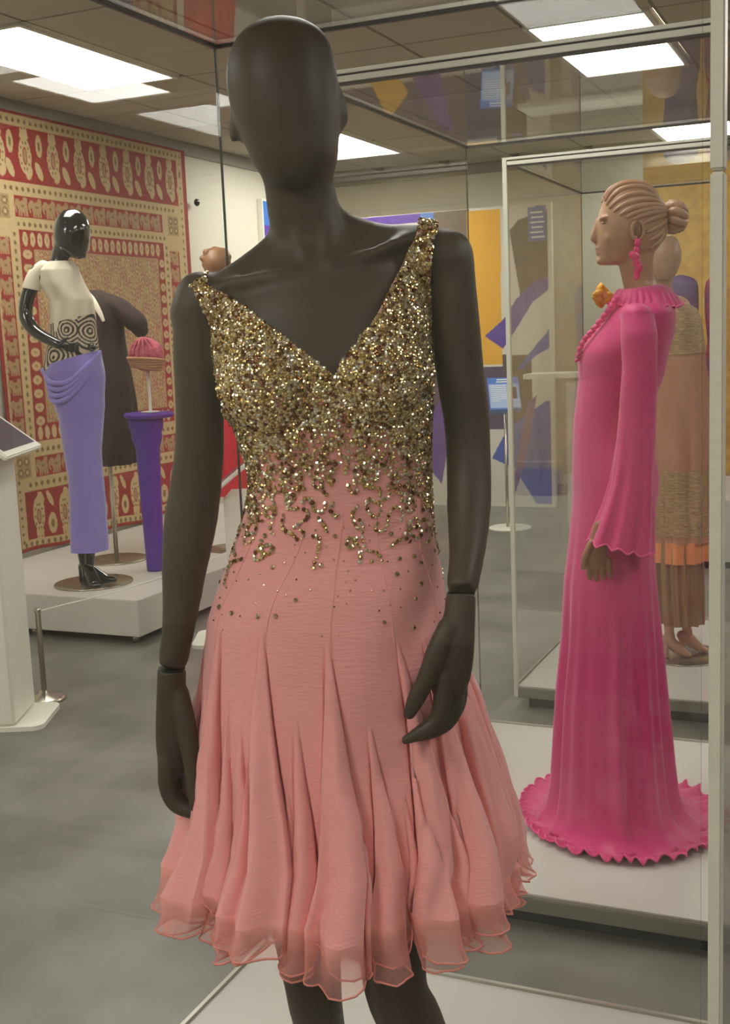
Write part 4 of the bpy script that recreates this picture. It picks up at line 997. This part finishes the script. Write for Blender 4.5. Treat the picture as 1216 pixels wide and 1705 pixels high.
V, F = tube([(-.050, -.075, 1.678, .016, .006), (-.01, -.118, 1.63, .020, .006), (.03, -.134, 1.56, .016, .006), (.055, -.140, 1.50, .010, .005)]); mesh('white_lapel', V, F, M['cream'], bw, True)

# ---- purple pedestal with turban
O6 = (-3.991, 5.859, PZ)
pd = thing('pedestal', O6, 'purple tapering column pedestal beside the violet skirt mannequin', 'pedestal', YAW)
MB().lathe([(.052, 0), (.054, .02), (.066, .55), (.072, .74), (.088, .79), (.092, .815), (.088, .83), (.100, .86), (.104, .895), (.104, .92)], (.018, 0, 0), 40).build('column_shaft', M['purple'], pd, True)
MB().lathe([(.125, .918), (.146, .925), (.148, .945), (.140, .951)], (.040, 0, 0), 44).build('column_cap', M['purple'], pd, True)
hs = thing('hat_stand', O6, 'white rod hat stand standing on the purple pedestal', 'stand', YAW)
MB().lathe([(.055, .952), (.055, .958), (.009, .962), (.009, 1.21)], (.050, 0, 0), 20).build('rod', M['white'], hs, True)
V, F = ball((.046, 0, 1.25), (.07, .07, .055)); mesh('head_block', V, F, M['white'], hs, True)
tu = thing('turban', O6, 'pink cloth turban with tan band on the white stand', 'turban', YAW)
V, F = ball((.046, 0, 1.290), (.102, .104, .098), Matrix.Rotation(R(8), 3, 'Y'), 36); mesh('crown_wrap', V, F, M['turban'], tu, True)
for k in range(5):
    V, F = tube([(.045 + (.088 + .004 * k) * math.cos(a), (.090 + .004 * k) * math.sin(a), 1.214 + .013 * k - .012 * math.cos(a) + .004 * math.sin(2 * a + k), .0095, .012) for a in np.linspace(0, 6.28, 25)], seg=8, sub=1, side=(0, 0, 1)); mesh('band_fold', V, F, M['tanband'], tu, True)
for k in range(6):
    a0 = -2.5 + .34 * k
    V, F = tube([(.046 + .100 * math.cos(a0) * math.cos(t) - .004, .106 * math.sin(a0) * math.cos(t * .6), 1.262 + .125 * math.sin(t), .007) for t in np.linspace(.1, 1.45, 8)], seg=8, sub=2); mesh('turban_fold', V, F, M['turban'], tu, True)

# ---- brown haired head with a red outfit farther along the platform
O7 = (-3.96, 6.565, PZ)
rm = thing('mannequin', O7, 'brown-headed mannequin in red behind the main mannequin shoulder', 'mannequin', YAW)
P = [hloft([(1.935, .115, 0, .012, .012), (1.925, .110, 0, .06, .06), (1.885, .108, 0, .088, .09), (1.84, .105, 0, .090, .10), (1.79, .100, 0, .072, .08), (1.76, .105, 0, .05, .06)]), tube([(.10, 0, 1.79, .05, .05), (.10, 0, 1.70, .05, .05), (.10, 0, 1.6, .08, .07), (.10, 0, 1.0, .09, .08)])]
for k in range(9): P.append(ball((.105 + .075 * math.cos(k * .7 + .2), -.045 + .015 * (k % 3), 1.86 + .06 * math.sin(k * .7 + .2)), (.030, .028, .022)))
fuse('body', P, M['tandark'], rm, .006, 4)
MB().lathe([(.012, .008), (.012, 1.0)], (.085, 0, 0), 14).build('pole', M['chrome'], rm, True)
MB().lathe([(.17, 0), (.17, .006), (.167, .009)], (.10, 0, 0), 40).build('base_plate', M['disc'], rm, True)
ro = thing('outfit', O7, 'bright red dress with broad white sash glimpsed past the mannequin arm', 'outfit', YAW)
gmesh('red_dress', garment([(1.64, .05, .15, .06, 0), (1.58, -.06, .25, .09, 0), (1.45, -.07, .27, .10, 0), (1.2, -.05, .25, .09, 0), (1.0, -.03, .27, .11, 0), (.6, .0, .31, .15, 0), (.36, .03, .28, .17, 0)], lambda th, z: .008 * float(sstep(1.1, .5, z)) * np.sin(9 * th)), M['red'], ro)

# ================================================================ LECTERNS
def kiosk(loc, label, rz, mirror=1, h=1.17, x1=.115):
    t = thing('lectern', loc, label, 'lectern', rz)
    s = mirror
    MB().box((-.20 if s > 0 else 0, -.16, .02), (0 if s > 0 else .20, .16, h), .012).build('post', M['white'], t)
    pl = MB()
    xs = np.linspace(-.30, .16, 2)
    V = []
    x0 = -.32; y = .17; rr_ = .0
    n = 10; pts = []
    for (cx, cy, a0) in ((x1 - .05, y - .05, 0), (x0 + .05, y - .05, 90), (x0 + .05, -y + .05, 180), (x1 - .05, -y + .05, 270)):
        for k in range(7): a = R(a0 + 15 * k); pts.append((s * (cx + .05 * math.cos(a)), cy + .05 * math.sin(a)))
    V = [(x, y_, 0.0) for x, y_ in pts] + [(x, y_, .02) for x, y_ in pts]; m_ = len(pts)
    Fs = [tuple(range(m_))[::-1], tuple(range(m_, 2 * m_))] + [(i, (i + 1) % m_, m_ + (i + 1) % m_, m_ + i) for i in range(m_)]
    pl.add(V, Fs).build('foot_plate', M['white'], t)
    tilt = Matrix.Rotation(R(38) * s, 3, 'Y')
    MB().box((-.20, -.26, -.011), (.20, .26, .011), .006, tilt, (0, 0, 0)).build('reading_panel', M['white'], t).location = (s * -.065, 0, h + .115)
    MB().box((-.165, -.225, .0115), (.165, .225, .013), 0, tilt, (0, 0, 0)).build('sign_inset', M['screen'], t).location = (s * -.065, 0, h + .115)
    return t
kiosk((-3.385, 3.925, 0), 'white reading lectern with dark sign at the left edge of view', YAW)
kiosk((-3.157, 5.359, 0), 'low white reading lectern glimpsed behind the dress waist', YAW, -1, .80, .213)
bl = thing('sign_stand', (-2.71, 9.05, 0), 'blue and white tilted sign on two thin legs by the mural', 'sign stand', YAW)
MB().lathe([(.17, 0), (.17, .012), (.165, .016)], (0, 0, 0), 40).build('base_plate', M['white'], bl, True)
for x in (-.018, .035): MB().lathe([(.012, .015), (.012, .93)], (x, 0, 0), 14).build('leg', M['chrome'], bl, True)
tl = Matrix.Rotation(R(52), 3, 'X')
pn = MB().box((-.125, -.15, -.008), (.125, .15, .008), .002).build('sign_panel', M['bluesign'], bl); pn.location = (-.02, .02, 1.09); pn.rotation_euler = (R(52), 0, R(0))
pp = MB().box((-.118, -.145, .0085), (.118, .085, .010)).build('text_field', M['palesign'], pn)
for k in range(9): MB().box((-.105, .065 - .018 * k, .0102), (.02 if k != 8 else -.04, .071 - .018 * k, .011)).build('text_line', M['whitetext'], pn)
def fake_line(parent, x0, x1, y, z, h): MB().box((x0, y, z), (x1, y + h, z + .0008)).build('text_line', M['whitetext'], parent)
fake_line(pn, -.05, .075, .122, .0085, .012); fake_line(pn, -.055, .08, .100, .0085, .012)
MB().box((.045, -.06, .0101), (.100, .05, .0112)).build('photo_inset', M['screen'], pn)
MB().box((-.125, -.158, -.05), (.125, -.148, .008)).build('front_lip', M['bluesign'], pn)

# ================================================================ MURAL PANEL by the far wall
MX0, MX1, MZ0, MZ1, MY = -4.62, -2.655, .03, 2.66, 10.2
nx, nz = 230, 300
xg, zg = np.meshgrid(np.linspace(MX0, MX1, nx), np.linspace(MZ0, MZ1, nz))
mc = np.tile(np.array(lin(226, 220, 208)), (nz, nx, 1))
def poly(pts, c):
    x, z = xg, zg; ins = np.zeros(x.shape, bool); n = len(pts)
    for i in range(n):
        x1, z1 = pts[i]; x2, z2 = pts[(i + 1) % n]
        cnd = ((z1 > z) != (z2 > z)); xi = (x2 - x1) * (z - z1) / ((z2 - z1) + 1e-12) + x1
        ins ^= cnd & (x < xi)
    mc[ins] = c
YEL, PUR, BLK, BLU, TAU = lin(240, 178, 20), lin(80, 34, 160), lin(72, 58, 60), lin(42, 82, 182), lin(112, 98, 92)
poly([(-4.62, 2.66), (-3.66, 2.66), (-3.66, 2.58), (-4.62, 2.58)], PUR); poly([(-3.83, 2.66), (-3.70, 2.66), (-3.70, 2.55), (-3.83, 2.55)], lin(70, 130, 205))
poly([(-3.70, 2.66), (-3.36, 2.66), (-3.36, 1.2), (-3.70, 1.2)], TAU)
poly([(-3.385, 2.64), (-3.08, 2.64), (-3.09, 1.28), (-3.385, 1.28)], YEL)
poly([(-4.62, 1.27), (-3.06, 1.27), (-3.06, .70), (-4.62, .70)], lin(66, 50, 92)); poly([(-3.09, 1.37), (-2.82, 1.36), (-2.82, .62), (-3.09, .7)], BLK)
poly([(-3.00, 2.44), (-2.92, 2.53), (-2.655, 2.60), (-2.655, 2.02), (-2.91, 1.87)], BLK)
poly([(-3.25, 1.54), (-3.07, 1.68), (-2.95, 1.85), (-2.80, 1.98), (-2.655, 2.04), (-2.655, 1.92), (-2.80, 1.82), (-2.95, 1.60), (-3.08, 1.42)], PUR)
poly([(-2.95, 1.24), (-2.80, 1.42), (-2.655, 1.58), (-2.655, 1.42), (-2.80, 1.34), (-2.90, 1.24)], BLU)
poly([(-2.83, 2.63), (-2.665, 2.64), (-2.665, 2.34), (-2.83, 2.34)], lin(72, 108, 178))
poly([(-3.21, .44), (-3.05, .72), (-2.70, .95), (-2.655, .95), (-2.655, .03), (-2.80, .03), (-3.0, .35)], BLU)
poly([(-3.00, .30), (-2.86, .95), (-2.78, 1.0), (-2.90, .40), (-3.02, .05)], lin(120, 84, 140))
poly([(-3.95, .5), (-3.6, 1.15), (-3.5, 1.15), (-3.7, .2)], PUR); poly([(-4.4, 1.5), (-4.0, 2.4), (-3.8, 2.3), (-4.2, 1.4)], lin(150, 40, 48)); poly([(-4.5, .2), (-4.1, 1.0), (-3.9, .8), (-4.3, .1)], YEL)
Vm = np.stack([xg, np.full_like(xg, MY), zg], -1).reshape(-1, 3)
mu = tag(bpy.data.objects.new('mural_panel', None), 'tall abstract mural panel in yellow, purple, black and blue by the far wall', 'mural'); COL.objects.link(mu); mu.location = (0, 0, 0)
mesh('printed_face', Vm, gridfaces(nz, nx), M['flatprint'], mu, False, mc.reshape(-1, 3))
MB().box((MX0, MY + .002, MZ0 - .03), (MX1 + .03, MY + .06, MZ1)).build('panel_body', M['white'], mu)
for k in range(6): MB().box((-2.81 + .01 * (k % 2), MY - .004, 2.575 - .042 * k), (-2.70 + .008 * (k % 3), MY - .001, 2.59 - .042 * k)).build('text_line', M['whitetext'], mu)
# small poster on the left wall
po = tag(bpy.data.objects.new('poster', None), 'small blue purple poster with yellow letter T on the left wall', 'poster'); COL.objects.link(po); po.location = (WX + .002, 9.52, 2.1)
MB().box((.0, 0, 0), (.05, .75, .73)).build('board', M['white'], po)
MB().box((.05, .02, .02), (.052, .73, .50)).build('purple_field', M['purple'], po); MB().box((.05, .02, .50), (.052, .73, .71)).build('blue_field', M['bluesign'], po)
MB().box((.052, .13, .47), (.054, .62, .56)).box((.052, .29, .12), (.054, .42, .47)).build('letter_t', M['yellow'], po)
kb = thing('wall_spotlight', (WX, 8.395, 2.70), 'small black knob shaped fixture on the left wall past the tapestry', 'fixture')
V, F = tube([(0, 0, 0, .016), (.05, 0, 0, .014)], flat=(True, True)); mesh('stem', V, F, M['black'], kb, True)
V, F = ball((.062, .0, .0), (.022, .030, .030)); mesh('knob', V, F, M['black'], kb, True)
# stanchion and cord
sx = thing('stanchion', (-3.486, 4.18, 0), 'short steel barrier post with round base beside the left lectern', 'stanchion', YAW)
MB().lathe([(.098, 0), (.098, .010), (.090, .016), (.03, .030), (.018, .045)], (0, 0, 0), 48).build('base', M['chrome'], sx, True)
MB().lathe([(.0125, .04), (.0125, .41), (.015, .412), (.015, .43)], (0, 0, 0), 20).build('post', M['chrome'], sx, True)
cd = MB(); V, F = tube([(-3.486, 4.18, .415, .003), (-3.43, 5.0, .385, .003), (-3.40, 6.2, .405, .003)], seg=8, sub=6); cd.add(V, F)
tag(cd.build('barrier_cord', M['white'], None, True), 'thin pale barrier cord running back from the steel post', 'cord')
sx2 = thing('stanchion', (-3.40, 6.2, 0), 'short steel barrier post at the far end of the pale cord', 'stanchion', YAW)
for n_ in ('base', 'post'):
    src = [c for c in sx.children if c.name.split('.')[0] == n_][0]; o = src.copy(); COL.objects.link(o); o.parent = sx2

# ================================================================ RIGHT REAR DISPLAY
ps = thing('platform', (-1.30, 7.75, 0), 'low white plinth at the right rear under the dress forms', 'platform')
MB().box((0, 0, .05), (2.3, 1.2, .46), .004).build('platform_body', M['deck'], ps); MB().box((.05, .05, 0), (2.25, 1.15, .05)).build('recessed_foot', M['shadow'], ps)
gw = tag(MB().box((-1.62, 8.98, .46), (1.5, 9.03, 2.72), .004).build('textile_panel', M['gold']), 'gold brocade textile panel behind the dress forms at right', 'textile')
def dform(x, y, m, label, s=1.0):
    t = thing('dress_form', (x, y, .46), label, 'dress form', YAW)
    gmesh('form_body', garment([(1.44, -.015, .015, .012, 0), (1.435, -.05, .05, .035, 0), (1.42, -.085, .085, .06, 0), (1.39, -.108, .108, .085, 0), (1.33, -.115, .115, .095, 0), (1.2, -.115, .115, .10, 0), (1.0, -.095, .095, .085, 0), (.85, -.12, .12, .10, 0), (.5, -.125, .125, .12, 0), (.05, -.128, .128, .125, 0)], lambda th, z: .007 * float(sstep(.9, .3, z)) * np.sin(10 * th)), m, t)
    MB().lathe([(.12, 0), (.12, .01)], (0, 0, 0), 36).build('base_plate', M['disc'], t)
dform(-1.21, 8.05, M['eggplant'], 'deep purple velvet dress form in front of the gold textile')
dform(-.95, 8.10, M['multi'], 'red and purple brocade dress form beside the right post')
cl = thing('clutch_box', (-.86, 7.55, .0), 'clear acrylic box on white stand with a purple and gold bag', 'display box')
MB().box((-.06, -.12, 0), (.5, .12, .50), .004).build('stand', M['white'], cl)
MB().box((-.04, -.10, .502), (.4, .10, .80)).build('acrylic_cover', M['acrylic'], cl)
MB().box((.0, -.06, .502), (.3, .06, .68), .02).build('bag', M['purple'], cl); MB().box((-.002, -.064, .68), (.302, .064, .72), .01).build('bag_trim', M['gold'], cl)
# pale display counter seen through the rear case
ct = thing('counter', (-2.62, 9.2, 0), 'pale low display counter by the far wall behind the rear case', 'counter')
MB().box((0, .0, 1.19), (1.1, .4, 1.23), .004).build('worktop', M['white'], ct); MB().box((.34, .04, 0), (1.04, .38, 1.19), .004).build('cabinet', M['deck'], ct)
